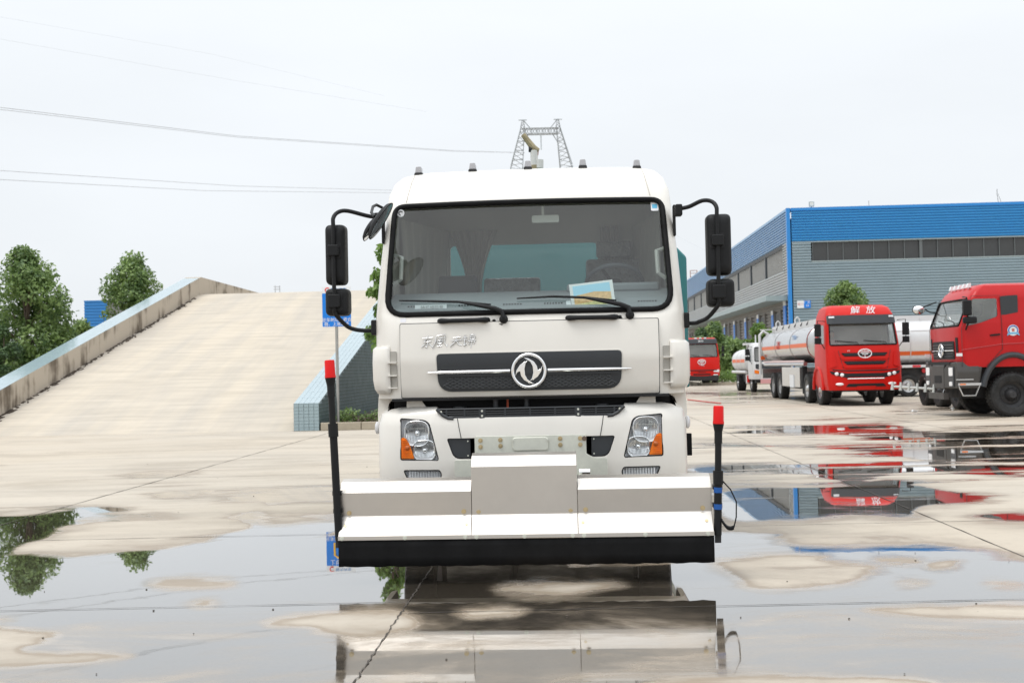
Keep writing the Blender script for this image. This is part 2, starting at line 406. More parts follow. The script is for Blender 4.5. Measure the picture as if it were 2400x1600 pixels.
# ================================================================== GROUND AND STANDING WATER
def concrete_node_mat():
    m = bpy.data.materials.new('yard_concrete'); m.use_nodes = True
    nt = m.node_tree; N = nt.nodes.new; L = nt.links.new; b = nt.nodes['Principled BSDF']
    geo = N('ShaderNodeNewGeometry'); pos = geo.outputs['Position']
    at_ = N('ShaderNodeAttribute'); at_.attribute_name = 'wet'
    def noise(scale, detail=6, rough=0.6, vec=None, dist=0.0):
        n = N('ShaderNodeTexNoise'); n.inputs['Scale'].default_value = scale; n.inputs['Detail'].default_value = detail
        n.inputs['Roughness'].default_value = rough; n.inputs['Distortion'].default_value = dist
        L(vec if vec else pos, n.inputs['Vector']); return n.outputs[0]
    def rng_(v, a, b_, c=0.0, d=1.0, smooth=True):
        r = N('ShaderNodeMapRange'); r.interpolation_type = 'SMOOTHSTEP' if smooth else 'LINEAR'
        for i, x in enumerate((a, b_, c, d)): r.inputs[i + 1].default_value = x
        L(v, r.inputs[0]); return r.outputs[0]
    def math_(op, a, b_=None, c=None):
        n = N('ShaderNodeMath'); n.operation = op
        for i, x in enumerate((a, b_, c)):
            if x is None: continue
            if isinstance(x, (int, float)): n.inputs[i].default_value = x
            else: L(x, n.inputs[i])
        return n.outputs[0]
    def mix(f, a, b_, blend='MIX'):
        n = N('ShaderNodeMix'); n.data_type = 'RGBA'; n.blend_type = blend
        for i, x in ((0, f), (6, a), (7, b_)):
            if isinstance(x, (int, float)): n.inputs[i].default_value = x
            elif isinstance(x, tuple): n.inputs[i].default_value = (*x, 1)
            else: L(x, n.inputs[i])
        return n.outputs[2]
    mp = N('ShaderNodeMapping'); mp.inputs['Scale'].default_value = (0.5, 1.0, 1.0); L(pos, mp.inputs[0])
    n1 = noise(1.7, 9, 0.66, mp.outputs[0], 0.5)
    n2 = noise(0.35, 4, 0.5)
    F = math_('ADD', at_.outputs['Fac'], math_('MULTIPLY', math_('SUBTRACT', n1, 0.5), 2.3))
    F = math_('ADD', F, math_('MULTIPLY', math_('SUBTRACT', n2, 0.25), 0.35))
    ms = N('ShaderNodeMapping'); ms.inputs['Scale'].default_value = (0.22, 1.5, 1.0); L(pos, ms.inputs[0])
    sx = N('ShaderNodeSeparateXYZ'); L(pos, sx.inputs[0])
    F = math_('ADD', F, math_('MULTIPLY', math_('MULTIPLY', math_('SUBTRACT', noise(1.1, 7, 0.6, ms.outputs[0], 0.4), 0.55), 5.6), rng_(sx.outputs['Y'], 8.5, 14.0)))
    water = rng_(F, 0.0, 0.2)
    damp = rng_(F, -0.62, 0.06)
    deep = rng_(F, 0.15, 0.85)
    ring = math_('MULTIPLY', rng_(F, -0.24, -0.03), math_('SUBTRACT', 1.0, rng_(F, 0.0, 0.12)))
    # dry slab colour with tyre streaks along the yard and cloudy stains
    st = N('ShaderNodeMapping'); st.inputs['Rotation'].default_value = (0, 0, 0.35); st.inputs['Scale'].default_value = (0.35, 2.2, 1); L(pos, st.inputs[0])
    n3 = noise(0.8, 7, 0.65, st.outputs[0]); n4 = noise(7.0, 6, 0.7); n5 = noise(0.12, 3)
    dry = mix(rng_(n3, 0.35, 0.7), (0.53, 0.475, 0.40), (0.44, 0.395, 0.335))
    dry = mix(rng_(n5, 0.4, 0.65), dry, (0.52, 0.455, 0.37))
    dry = mix(math_('MULTIPLY', rng_(n4, 0.5, 0.75), 0.25), dry, (0.32, 0.28, 0.23))
    stain = math_('MULTIPLY', rng_(noise(0.55, 8, 0.7, mp.outputs[0], 0.6), 0.42, 0.72), 0.5)
    dry = mix(stain, dry, (0.29, 0.25, 0.20))
    wetc = mix(rng_(n3, 0.35, 0.7), (0.34, 0.275, 0.205), (0.25, 0.205, 0.155))
    bed = mix(deep, wetc, (0.062, 0.052, 0.040))
    col = mix(math_('MULTIPLY', damp, 0.75), dry, wetc)
    col = mix(math_('MULTIPLY', ring, 0.55), col, (0.27, 0.205, 0.14))
    col = mix(water, col, bed)
    sp_ = noise(22.0, 2, 0.5); speck = rng_(sp_, 0.745, 0.765)
    col = mix(math_('MULTIPLY', speck, 0.5), col, (0.06, 0.05, 0.04))
    L(col, b.inputs['Base Color'])
    ro = math_('ADD', math_('MULTIPLY', math_('SUBTRACT', 1.0, damp), 0.42), 0.36)
    film = math_('MULTIPLY', math_('MULTIPLY', water, math_('SUBTRACT', 1.0, deep)), rng_(noise(1.6, 8, 0.7, mp.outputs[0], 0.9), 0.36, 0.64, 0.03, 0.34))
    ro = math_('ADD', math_('ADD', math_('MULTIPLY', ro, math_('SUBTRACT', 1.0, water)), 0.012), film)
    L(ro, b.inputs['Roughness'])
    L(rng_(water, 0.0, 1.0, 1.42, 2.0), b.inputs['IOR'])
    bp = N('ShaderNodeBump'); bp.inputs['Distance'].default_value = 0.006
    n6 = noise(45.0, 5, 0.7)
    L(n6, bp.inputs['Height']); L(math_('MULTIPLY', math_('SUBTRACT', 1.0, water), 0.35), bp.inputs['Strength'])
    rip = N('ShaderNodeBump'); rip.inputs['Distance'].default_value = 0.0022; rip.inputs['Strength'].default_value = 0.05
    L(noise(5.0, 2, 0.4), rip.inputs['Height']); L(bp.outputs[0], rip.inputs['Normal'])
    L(rip.outputs[0], b.inputs['Normal'])
    mf = N('ShaderNodeMapping'); mf.inputs['Scale'].default_value = (0.55, 2.2, 1.0); L(pos, mf.inputs[0])
    patch = rng_(noise(1.0, 8, 0.65, mf.outputs[0], 0.9), 0.40, 0.66, 0.0, 0.55)
    L(math_('MULTIPLY', water, math_('MAXIMUM', math_('MULTIPLY', deep, 0.88), patch)), b.inputs['Coat Weight']); b.inputs['Coat IOR'].default_value = 2.1; b.inputs['Coat Roughness'].default_value = 0.012; L(rip.outputs[0], b.inputs['Coat Normal'])
    L(rng_(damp, 0.0, 1.0, 0.22, 0.5), b.inputs['Specular IOR Level'])
    return m
CONC = concrete_node_mat()

def A(pts): return np.array([(x * .5102, 1000 + y * .5102) for x, y in pts])           # two measured views of the wet yard
def B(pts): return np.array([(1200 + x * .5102, 940 + y * .5102) for x, y in pts])
WETP = [
 A([(-200,590),(100,580),(250,600),(420,590),(560,572),(760,562),(880,532),(1000,512),(1090,502),(1300,503),(1560,498),(1900,470),(2700,520),(2700,1300),(-200,1300)]),
 A([(-200,408),(160,402),(330,372),(480,358),(600,374),(612,392),(480,402),(330,430),(420,440),(270,460),(230,512),(80,552),(60,600),(-200,600)]),
 A([(1020,322),(1200,300),(1400,268),(1600,262),(1600,520),(1060,520),(900,540),(1000,492),(1170,458),(1065,422),(1130,388),(1250,345),(1060,342)]),
 A([(690,322),(760,292),(940,286),(905,310),(800,326)]), A([(645,392),(700,384),(830,390),(780,401)]),
 A([(600,226),(760,216),(840,222),(700,232)]),
 B([(975,140),(1120,122),(1450,100),(1700,95),(1810,110),(1880,140),(2400,128),(2900,128),(2900,200),(2352,205),(1850,200),(1500,158),(1100,160)]),
 B([(860,196),(1000,192),(1200,195),(1420,190),(1800,186),(2100,200),(2900,195),(2900,275),(1900,290),(1830,262),(1500,226),(1200,216),(1000,212),(880,208)]),
 B([(800,306),(1000,296),(1500,284),(1850,262),(2352,290),(2900,300),(2900,318),(1900,326),(1760,334),(1560,392),(1500,372),(1300,330),(960,338),(820,330)]),
 B([(930,392),(1400,388),(1560,380),(1760,352),(1960,405),(2250,440),(2100,466),(1860,482),(1850,540),(1560,520),(1300,545),(940,560)]),
 B([(2120,520),(2260,514),(2900,530),(2900,556),(2352,556),(2200,546)]),
 B([(840,600),(1100,596),(1500,640),(1800,648),(2100,660),(2200,682),(2352,742),(2900,770),(2900,1500),(-2600,1500),(-200,760),(940,752)]),
 B([(1900,325),(2240,318),(2352,330),(2600,340),(2600,352),(2250,352)]),
 np.array([(1560,921),(1640,917),(1800,919),(1880,925),(1700,929),(1600,926)]), np.array([(1640,934),(1760,929),(1860,931),(1740,937)]),
 np.array([(2080,958),(2240,952),(2420,955),(2420,962),(2200,964)]),
]
DRYP = [
 A([(725,722),(790,702),(1050,706),(1072,726),(1000,734),(740,734)]), A([(872,815),(930,790),(988,790),(985,812),(930,826)]),
 A([(1230,906),(1330,880),(1560,852),(1800,842),(1900,880),(1880,930),(1700,962),(1480,950),(1450,912),(1280,914)]),
 A([(-200,894),(60,930),(240,950),(245,966),(80,1012),(120,1046),(500,1041),(612,1046),(560,1062),(200,1086),(-200,1110)]),
 A([(-200,866),(90,878),(30,892),(-200,896)]),
 A([(1190,396),(1320,356),(1580,348),(1580,396),(1400,418),(1250,428)]),
 B([(940,742),(1100,720),(1240,700),(1450,712),(1400,735),(1700,750),(1600,790),(1580,832),(1380,856),(1100,850),(1080,815),(1000,770)]),
 B([(1658,716),(1760,718),(1872,731),(1800,741),(1690,737)]), B([(1930,752),(1990,744),(2020,748),(1960,757)]),
 B([(1630,956),(1900,935),(2352,940),(2900,950),(2900,1010),(2352,1002),(2000,992),(1700,966)]),
 B([(540,1310),(760,1280),(1250,1254),(1900,1280),(1960,1310)]),
 B([(-60,842),(200,826),(300,820),(490,830),(420,850),(200,892),(-60,880)]), B([(-240,960),(-60,950),(60,962),(-40,985),(-200,990)]),
 B([(1150,575),(1400,548),(1850,545),(2100,590),(2352,640),(2900,690),(2900,745),(2352,730),(2200,670),(1850,658),(1500,664),(1300,648)]),
 B([(2170,830),(2300,826),(2352,850),(2240,848)]), B([(1800,838),(1880,834),(1900,842),(1830,846)]),
]
def sdf(poly, X, Yp):                    # signed distance (positive inside), vertical pixels counted 2.6 times
    p = poly * np.array([1.0, 2.6]); q = np.stack([X, Yp * 2.6], -1)
    d = np.full(X.shape, 1e9); ins = np.zeros(X.shape, bool)
    for i in range(len(p)):
        a, b_ = p[i], p[(i + 1) % len(p)]; e = b_ - a; wv = q - a
        t = np.clip((wv @ e) / (e @ e), 0, 1)
        dd = wv - t[:, None] * e; d = np.minimum(d, (dd * dd).sum(1))
        c1 = (a[1] <= q[:, 1]) & (b_[1] > q[:, 1]); c2 = (b_[1] <= q[:, 1]) & (a[1] > q[:, 1])
        cr_ = e[0] * wv[:, 1] - e[1] * wv[:, 0]
        ins ^= (c1 & (cr_ > 0)) | (c2 & (cr_ < 0))
    d = np.sqrt(d); return np.where(ins, d, -d)
def smooth_poly(p, n=2):
    for _ in range(n):
        q = np.roll(p, -1, 0); p = np.stack([p * .75 + q * .25, p * .25 + q * .75], 1).reshape(-1, 2)
    return p
WETP = [smooth_poly(p) for p in WETP]; DRYP = [smooth_poly(p) for p in DRYP]
def build_ground():
    ys = [-4000, -300, -40, -4, 2.0, 3.4]
    py = 1660.0
    while py > 893:
        ys.append(CAM_H * FPX / (py - 860)); py -= 2.2 if py < 1300 else 2.8
    ys += [125, 160, 220, 320, 500, 900, 2000, 6000]
    ys = sorted(ys)
    ts = [-60, -6, -1.6, -0.8] + list(np.linspace(-0.52, 0.52, 500)) + [0.8, 1.6, 6, 60]
    Y = np.array(ys); T = np.array(ts)
    YY, TT = np.meshgrid(Y, T, indexing='ij')
    XX = TT * np.maximum(YY, 3.4)
    XX = np.where((np.abs(TT) > 0.6) & (YY < 100), TT * 60, XX)
    XX = np.where((np.abs(TT) > 50), np.sign(TT) * 6000, XX)
    nr, ncol = XX.shape
    x, y = XX.ravel(), YY.ravel(); z = np.zeros_like(x)
    px, ppy = project(x, y, z)
    F = np.full(x.shape, -1.0); vis = (y > 3.0) & (y < 130)
    X_, Y_ = px[vis], ppy[vis]; f = np.full(X_.shape, -1.0)
    for p in WETP: sp_ = sdf(p, X_, Y_); f = np.maximum(f, np.clip(np.where(sp_ > 0, sp_ / 17.0, sp_ / 95.0), -1, 1))
    for p in DRYP: f = np.minimum(f, np.clip(-sdf(p, X_, Y_) / 62.0, -.42, 1))
    yv = y[vis]; f = np.minimum(f, 0.5 + np.clip((yv - 6.2) / 1.2, 0, 1) * 0.5)   # only a thin film close to the camera
    F[vis] = f
    F[(y <= 3.0) & (y > -6) & (np.abs(x) < 12)] = 0.7
    # thin film only where the lorry shelters the yard
    idx = np.arange(nr * ncol).reshape(nr, ncol)
    q = np.stack([idx[:-1, :-1], idx[:-1, 1:], idx[1:, 1:], idx[1:, :-1]], -1)
    Fg = F.reshape(nr, ncol)
    wetq = (Fg[:-1, :-1] + Fg[1:, 1:] + Fg[1:, :-1] + Fg[:-1, 1:]) / 4 > 0.06
    lab = np.zeros(wetq.shape, int); groups = []
    H, Wd = wetq.shape
    for i, j in zip(*np.nonzero(wetq)):
        if lab[i, j]: continue
        g = len(groups) + 1; lab[i, j] = g; st = [(i, j)]; n = 0
        while st:
            a, b_ = st.pop(); n += 1
            for c, d in ((a + 1, b_), (a - 1, b_), (a, b_ + 1), (a, b_ - 1)):
                if 0 <= c < H and 0 <= d < Wd and wetq[c, d] and not lab[c, d]:
                    lab[c, d] = g; st.append((c, d))
        groups.append(n)
    V = np.stack([x, y, z], -1)
    def make(name, faces):
        u, inv = np.unique(faces.ravel(), return_inverse=True)
        me = bpy.data.meshes.new(name); fc = inv.reshape(-1, 4)
        me.vertices.add(len(u)); me.vertices.foreach_set('co', V[u].ravel())
        me.loops.add(fc.size); me.loops.foreach_set('vertex_index', fc.ravel().astype(np.int32))
        me.polygons.add(len(fc)); me.polygons.foreach_set('loop_start', np.arange(0, fc.size, 4, dtype=np.int32))
        me.update(calc_edges=True)
        a = me.attributes.new('wet', 'FLOAT', 'POINT'); a.data.foreach_set('value', F[u].astype(np.float32))
        me.materials.append(CONC)
        o = link(name, me); o['kind'] = 'structure'; return o
    keep = ~wetq
    for g, n in enumerate(groups, 1):
        if n < 150: keep |= lab == g
    g0 = make('ground', q[keep])
    for g, n in enumerate(groups, 1):
        if n >= 150: make('puddle', q[lab == g])
    return g0
GROUND = build_ground()

# slab joints and the open crack (thin bitumen-dark strips lying in the slab surface)
JOINT = mat('joint_filler', (0.06, 0.05, 0.042), 0.8, var=0.3, vscale=9)
def strip(name, pts, wd, jit=0.0, step=0.25):
    P = []
    for a, b_ in zip(pts, pts[1:]):
        a, b_ = Vector(a), Vector(b_); n = max(1, int((b_ - a).length / step))
        P += [a.lerp(b_, k / n) for k in range(n)]
    P.append(Vector(pts[-1])); mb = MB(); vs = []
    for i, p in enumerate(P):
        t = (P[min(i + 1, len(P) - 1)] - P[max(i - 1, 0)]).normalized(); nrm = Vector((-t.y, t.x, 0))
        o = random.gauss(0, jit) * 0.6; h = wd / 2 * (1 + random.uniform(-.5, .6) * (jit > 0))
        vs += [p + nrm * (o + h), p + nrm * (o - h)]
    for v in vs: v.z = 0.004
    mb.add(vs, [(2 * i, 2 * i + 1, 2 * i + 3, 2 * i + 2) for i in range(len(P) - 1)])
    return mb.build(name, JOINT, GROUND, smooth=0)
def yard(s, Y): return (s - YAW * Y, Y, 0)
strip('crack', [yard(-1.02, y) for y in (3.6, 5, 6.2, 7.4, 8.2)] , 0.007, 0.007, 0.035)
strip('joint', [yard(-1.02, 8.2), yard(-1.02, 26)], 0.012, 0.003)
strip('joint', [yard(-5.6, 4), yard(-5.6, 26.4)], 0.012, 0.003)
strip('joint', [yard(3.24, 4), yard(3.24, 60)], 0.009, 0.004)
for s in (7.7, 12.1): strip('joint', [yard(s, 4), yard(s, 80)], 0.014, 0.003)
for Y in (6.62, 9.8, 14.8, 20.1): strip('joint', [yard(-1.02, Y - .03), yard(14, Y + .05)], 0.009, 0.002)
for Y in (6.9, 9.83, 15.5, 21): strip('joint', [yard(-14, Y), yard(-1.02, Y)], 0.009, 0.002)
strip('joint', [yard(-14, 26.55), yard(-6.7, 26.55)], 0.008, 0.004)

# ================================================================== RAMP
RM = frame(Vector((0, 0, 0)))            # frame: x = across the yard (s), y = along it
Y0, Y1, SLOPE = 26.7, 44.6, 0.264
ZC = (Y1 - Y0) * SLOPE
SL, SR, PW, PH = -14.9, -6.7, 0.63, 0.66
def deck_z(y): return max(0, min(ZC, (y - Y0) * SLOPE))
ramp = thing('ramp', 'wide pale concrete driving ramp rising away behind the white lorry to a flat crest', 'ramp', RM)
def ramp_conc():
    m = mat('ramp_concrete', (0.46, 0.39, 0.30), 0.85, spec=0.25, bump=0.3, bscale=30)
    nt = m.node_tree; b = nt.nodes['Principled BSDF']; tc = nt.nodes.new('ShaderNodeTexCoord')
    mp = nt.nodes.new('ShaderNodeMapping'); mp.inputs['Scale'].default_value = (1.3, 0.12, 0.3); nt.links.new(tc.outputs['Object'], mp.inputs[0])
    n = nt.nodes.new('ShaderNodeTexNoise'); n.inputs['Scale'].default_value = 1.0; n.inputs['Detail'].default_value = 8; n.inputs['Roughness'].default_value = 0.6
    nt.links.new(mp.outputs[0], n.inputs['Vector'])
    r = nt.nodes.new('ShaderNodeValToRGB'); r.color_ramp.elements[0].position = 0.36; r.color_ramp.elements[1].position = 0.66
    r.color_ramp.elements[0].color = (0.55, 0.485, 0.395, 1); r.color_ramp.elements[1].color = (0.47, 0.425, 0.365, 1)
    nt.links.new(n.outputs[0], r.inputs[0])
    mp2 = nt.nodes.new('ShaderNodeMapping'); mp2.inputs['Scale'].default_value = (0.6, 5.0, 1); nt.links.new(tc.outputs['Object'], mp2.inputs[0])
    n2 = nt.nodes.new('ShaderNodeTexNoise'); n2.inputs['Scale'].default_value = 1.0; n2.inputs['Detail'].default_value = 6; nt.links.new(mp2.outputs[0], n2.inputs['Vector'])
    r2 = nt.nodes.new('ShaderNodeMapRange'); r2.inputs[1].default_value = 0.35; r2.inputs[2].default_value = 0.7; r2.inputs[3].default_value = 1.06; r2.inputs[4].default_value = 0.9
    nt.links.new(n2.outputs[0], r2.inputs[0])
    x = nt.nodes.new('ShaderNodeMix'); x.data_type = 'RGBA'; x.blend_type = 'MULTIPLY'; x.inputs[0].default_value = 1
    nt.links.new(r.outputs[0], x.inputs[6]); nt.links.new(r2.outputs[0], x.inputs[7]); nt.links.new(x.outputs[2], b.inputs['Base Color'])
    return m
def stained(name, a=(0.47, 0.41, 0.335), d=(0.11, 0.085, 0.06)):
    m = mat(name, a, 0.85, spec=0.2, bump=0.3, bscale=25)
    nt = m.node_tree; b = nt.nodes['Principled BSDF']; tc = nt.nodes.new('ShaderNodeTexCoord'); N = nt.nodes.new; L = nt.links.new
    mp = N('ShaderNodeMapping'); mp.inputs['Scale'].default_value = (1.5, 1.5, 0.12); L(tc.outputs['Object'], mp.inputs[0])
    n = N('ShaderNodeTexNoise'); n.inputs['Scale'].default_value = 1.3; n.inputs['Detail'].default_value = 9; n.inputs['Roughness'].default_value = 0.7; L(mp.outputs[0], n.inputs['Vector'])
    n2 = N('ShaderNodeTexNoise'); n2.inputs['Scale'].default_value = 0.9; n2.inputs['Detail'].default_value = 5; L(tc.outputs['Object'], n2.inputs['Vector'])
    mu = N('ShaderNodeMath'); mu.operation = 'MULTIPLY'; L(n.outputs[0], mu.inputs[0]); L(n2.outputs[0], mu.inputs[1])
    r = N('ShaderNodeMapRange'); r.interpolation_type = 'SMOOTHSTEP'; r.inputs[1].default_value = 0.225; r.inputs[2].default_value = 0.36; r.inputs[4].default_value = 0.9; L(mu.outputs[0], r.inputs[0])
    x = N('ShaderNodeMix'); x.data_type = 'RGBA'; L(r.outputs[0], x.inputs[0]); x.inputs[6].default_value = (*a, 1); x.inputs[7].default_value = (*d, 1)
    L(x.outputs[2], b.inputs['Base Color']); return m
RCONC = ramp_conc(); STAIN = stained('stained_parapet_concrete')
d = MB(); ysx = [Y0] + [Y0 + (Y1 - Y0) * k / 12 for k in range(1, 12)] + [Y1 - .5, Y1 + .2, Y1 + .8, Y1 + 12]
def dz(y):
    if y < Y1 - .5: return deck_z(y)
    if y > Y1 + .8: return ZC
    t = (y - Y1 + .5) / 1.3; a = deck_z(Y1 - .5); return a + (ZC - a) * (1 - (1 - t) ** 2)
top = [(y, max(0.002, dz(y))) for y in ysx] + [(Y1 + 12, -0.2), (Y0, -0.2)]
d.prism(top, SL, SR, 'yz'); d.build('deck', RCONC, ramp, smooth=40)
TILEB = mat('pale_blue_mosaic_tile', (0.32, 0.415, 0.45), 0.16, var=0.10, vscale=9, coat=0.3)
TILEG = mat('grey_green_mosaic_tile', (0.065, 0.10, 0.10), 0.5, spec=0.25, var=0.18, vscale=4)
GROUT = mat('tile_grout', (0.25, 0.31, 0.325), 0.9, var=0.2)
def parapet(name, x0, x1, label, ya, plain_side):
    t = thing(name, label, 'parapet', RM)
    prof = [(ya, 0), (ya, deck_z(ya) + PH), (Y0, PH), (Y1, ZC + PH), (Y1 + 12, ZC + PH - 0.12), (Y1 + 12, 0)]
    m = MB(); m.prism(prof, x0, x1, 'yz'); m.build('core', STAIN if plain_side else GROUT, t, smooth=0)
    return t
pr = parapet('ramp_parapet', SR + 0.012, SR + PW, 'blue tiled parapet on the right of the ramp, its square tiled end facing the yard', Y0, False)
pl_ = parapet('ramp_parapet', SL - PW, SL, 'long stained concrete parapet with pale blue tiled top on the left of the ramp', Y0 - 4.0, True)
ta = math.atan(SLOPE); Qs = Matrix.Rotation(ta, 3, 'X')
tm = MB().box((0, 0, 0), (0.112, 0.008, 0.072)).mesh('tile', TILEB, 0)
for i in range(5):                       # the square end of the right parapet, tile by tile
    for j in range(8):
        o = link('tile', tm, pr); o.location = (SR + 0.077 + i * 0.124, Y0 - 0.004 - random.uniform(0, .003), 0.045 + j * 0.081)
        o.rotation_euler = (random.gauss(0, .01), 0, random.gauss(0, .015))
tt = MB().box((0, 0, 0), (0.119, 0.475, 0.008)).mesh('tile', TILEB, 0)
def top_tiles(par, x0, n, ya, ymax, singly):
    m = MB(); y = ya; L_ = 0.48 * math.cos(ta); k = 0
    while y + L_ < ymax:
        for i in range(n):
            c = (x0 + i * 0.124, y + L_ / 2, (y + L_ / 2 - Y0) * SLOPE + PH + 0.004 + random.uniform(0, .0008))
            if k < singly:
                o = link('tile', tt, par); o.location = c; o.rotation_euler = (ta, 0, 0)
            else: m.box(c, (0.119, 0.475, 0.008), Qs)
        y += L_; k += 1
    if m.v:
        o = m.build('tile', TILEB, par, smooth=0); o['kind'] = 'stuff'
top_tiles(pr, SR + 0.077, 5, Y0, Y1, 20)
top_tiles(pl_, SL - PW + 0.065, 5, Y0 - 4.0 + 4.0, Y1, 14)
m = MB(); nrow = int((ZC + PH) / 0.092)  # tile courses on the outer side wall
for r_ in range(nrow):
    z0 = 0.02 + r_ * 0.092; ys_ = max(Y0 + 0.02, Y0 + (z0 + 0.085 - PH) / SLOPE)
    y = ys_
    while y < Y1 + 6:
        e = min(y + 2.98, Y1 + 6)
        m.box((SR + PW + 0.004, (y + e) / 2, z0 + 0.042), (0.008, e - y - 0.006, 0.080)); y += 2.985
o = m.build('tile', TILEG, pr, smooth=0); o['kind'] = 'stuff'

# dirt and leaf litter gathered along the foot of the left parapet
dm = MB(); DIRT = mat('gutter_dirt', (0.07, 0.05, 0.035), 0.95, var=.4, vscale=9)
for k in range(420):
    y = Y0 - 3.5 + random.random() * (Y1 - Y0 + 2.5); x = SL + .02 + abs(random.gauss(0, .07)); s_ = random.uniform(.02, .07)
    dm.box((x, y, max(0.003, deck_z(y)) + .008), (s_, s_ * random.uniform(1, 4), .016), Matrix.Rotation(ta if y > Y0 else 0, 3, 'X') @ Matrix.Rotation(random.gauss(0, .4), 3, 'Z'))
o = dm.build('dirt_line', DIRT, None, smooth=0); o.matrix_world = RM; o['kind'] = 'stuff'; tag(o, 'line of dark dirt along the foot of the stained left parapet', 'dirt')
gp_ = at(654, 900, 150); gz = at(654, 669, 150).z
gt = thing('sign_gantry', 'tiny pale frame showing just above the crest of the ramp', 'frame', Matrix.Translation((gp_.x, 150, 0)))
m = MB()
for q in (-.3, .3): m.cyl((q, 0, 0), (q, 0, gz), .06, n=5)
for h in (.15, .5): m.cyl((-.5, 0, gz - h), (.4, 0, gz - h), .06, n=5)
m.build('frame', mat('pale_frame', (.5, .52, .54), .6), gt)

# planter bed, kerb, sign
SOIL = mat('planter_soil', (0.10, 0.06, 0.04), 0.95, var=0.4, vscale=6, bump=1.0, bscale=12)
KERBC = mat('kerb_concrete', (0.40, 0.35, 0.27), 0.85, var=0.12, vscale=5, bump=0.2)
kb = thing('kerb', 'pale concrete kerb edging the planter at the foot of the tiled wall', 'kerb', RM)
xk = SR + PW + 0.03
for i in range(5):
    MB().box((xk + 0.5 + i * 1.0, Y0 + 0.06, 0.095), (0.985, 0.12, 0.19)).build('kerb_stone', KERBC, kb, smooth=0, bevel=0.015)
for i in range(14): MB().box((xk + 4.94, Y0 + 0.63 + i * 1.0, 0.095), (0.12, 0.985, 0.19)).build('kerb_stone', KERBC, kb, smooth=0, bevel=0.015)
pb = MB().bb((xk + 0.02, Y0 + 0.13, -0.1), (xk + 4.87, Y0 + 14, 0.15)).build('planter_bed', SOIL, None, smooth=0); pb.matrix_world = RM
pb['kind'] = 'structure'

def leafmat(name, c0, c1, tr=0.25):
    m = bpy.data.materials.new(name); m.use_nodes = True; nt = m.node_tree; b = nt.nodes['Principled BSDF']; N = nt.nodes.new; L = nt.links.new
    g = N('ShaderNodeNewGeometry'); o = N('ShaderNodeTexNoise'); o.inputs['Scale'].default_value = 1.1; o.inputs['Detail'].default_value = 3
    L(g.outputs['Position'], o.inputs['Vector'])
    ad = N('ShaderNodeMath'); ad.operation = 'MULTIPLY_ADD'; ad.inputs[1].default_value = 0.45; L(g.outputs['Random Per Island'], ad.inputs[0]); L(o.outputs[0], ad.inputs[2])
    r = N('ShaderNodeMapRange'); r.inputs[1].default_value = 0.42; r.inputs[2].default_value = 1.05; L(ad.outputs[0], r.inputs[0])
    x = N('ShaderNodeMix'); x.data_type = 'RGBA'; L(r.outputs[0], x.inputs[0]); x.inputs[6].default_value = (*c0, 1); x.inputs[7].default_value = (*c1, 1)
    L(x.outputs[2], b.inputs['Base Color']); b.inputs['Roughness'].default_value = 0.45
    t = N('ShaderNodeBsdfTranslucent'); L(x.outputs[2], t.inputs[0]); ms = N('ShaderNodeMixShader'); ms.inputs[0].default_value = tr
    L(b.outputs[0], ms.inputs[1]); L(t.outputs[0], ms.inputs[2]); L(ms.outputs[0], nt.nodes['Material Output'].inputs[0]); return m
LEAF = leafmat('tree_leaves', (0.075, 0.14, 0.045), (0.30, 0.42, 0.13), 0.36)
LEAF2 = leafmat('young_leaves', (0.06, 0.14, 0.025), (0.26, 0.40, 0.09), 0.35)
LEAFD = leafmat('dark_leaves', (0.03, 0.07, 0.025), (0.12, 0.20, 0.065))
BARK = mat('bark', (0.10, 0.075, 0.055), 0.9, var=0.3, vscale=8)
def leaf_mesh(name, centres, radii, n, size, m, droop=0.0, seed=1, aspect=0.5, shell=0.55):
    r = np.random.default_rng(seed); C = np.array(centres); Rd = np.array(radii, float)
    wv = (Rd ** 2); pick = r.choice(len(C), n, p=wv / wv.sum())
    dirs = r.normal(size=(n, 3)); dirs /= np.linalg.norm(dirs, axis=1)[:, None]
    rad = Rd[pick] * (shell + (1.08 - shell) * r.random(n) ** 0.6)
    P = C[pick] + dirs * rad[:, None] * np.array([1, 1, 0.85])
    nrm = dirs + r.normal(size=(n, 3)) * 0.7 + np.array([0, 0, 0.5]); nrm /= np.linalg.norm(nrm, axis=1)[:, None]
    t = np.cross(nrm, r.normal(size=(n, 3))); t[:, 2] -= droop; t /= np.linalg.norm(t, axis=1)[:, None]
    b_ = np.cross(nrm, t); b_ /= np.linalg.norm(b_, axis=1)[:, None]
    s = size * (0.6 + 0.8 * r.random(n))[:, None]
    V = np.stack([P, P + t * s * .5 + b_ * s * aspect * .5, P + t * s, P + t * s * .5 - b_ * s * aspect * .5], 1).reshape(-1, 3)
    me = bpy.data.meshes.new(name); me.vertices.add(len(V)); me.vertices.foreach_set('co', V.ravel())
    me.loops.add(4 * n); me.loops.foreach_set('vertex_index', np.arange(4 * n, dtype=np.int32))
    me.polygons.add(n); me.polygons.foreach_set('loop_start', np.arange(0, 4 * n, 4, dtype=np.int32)); me.update(calc_edges=True)
    me.materials.append(m); return me
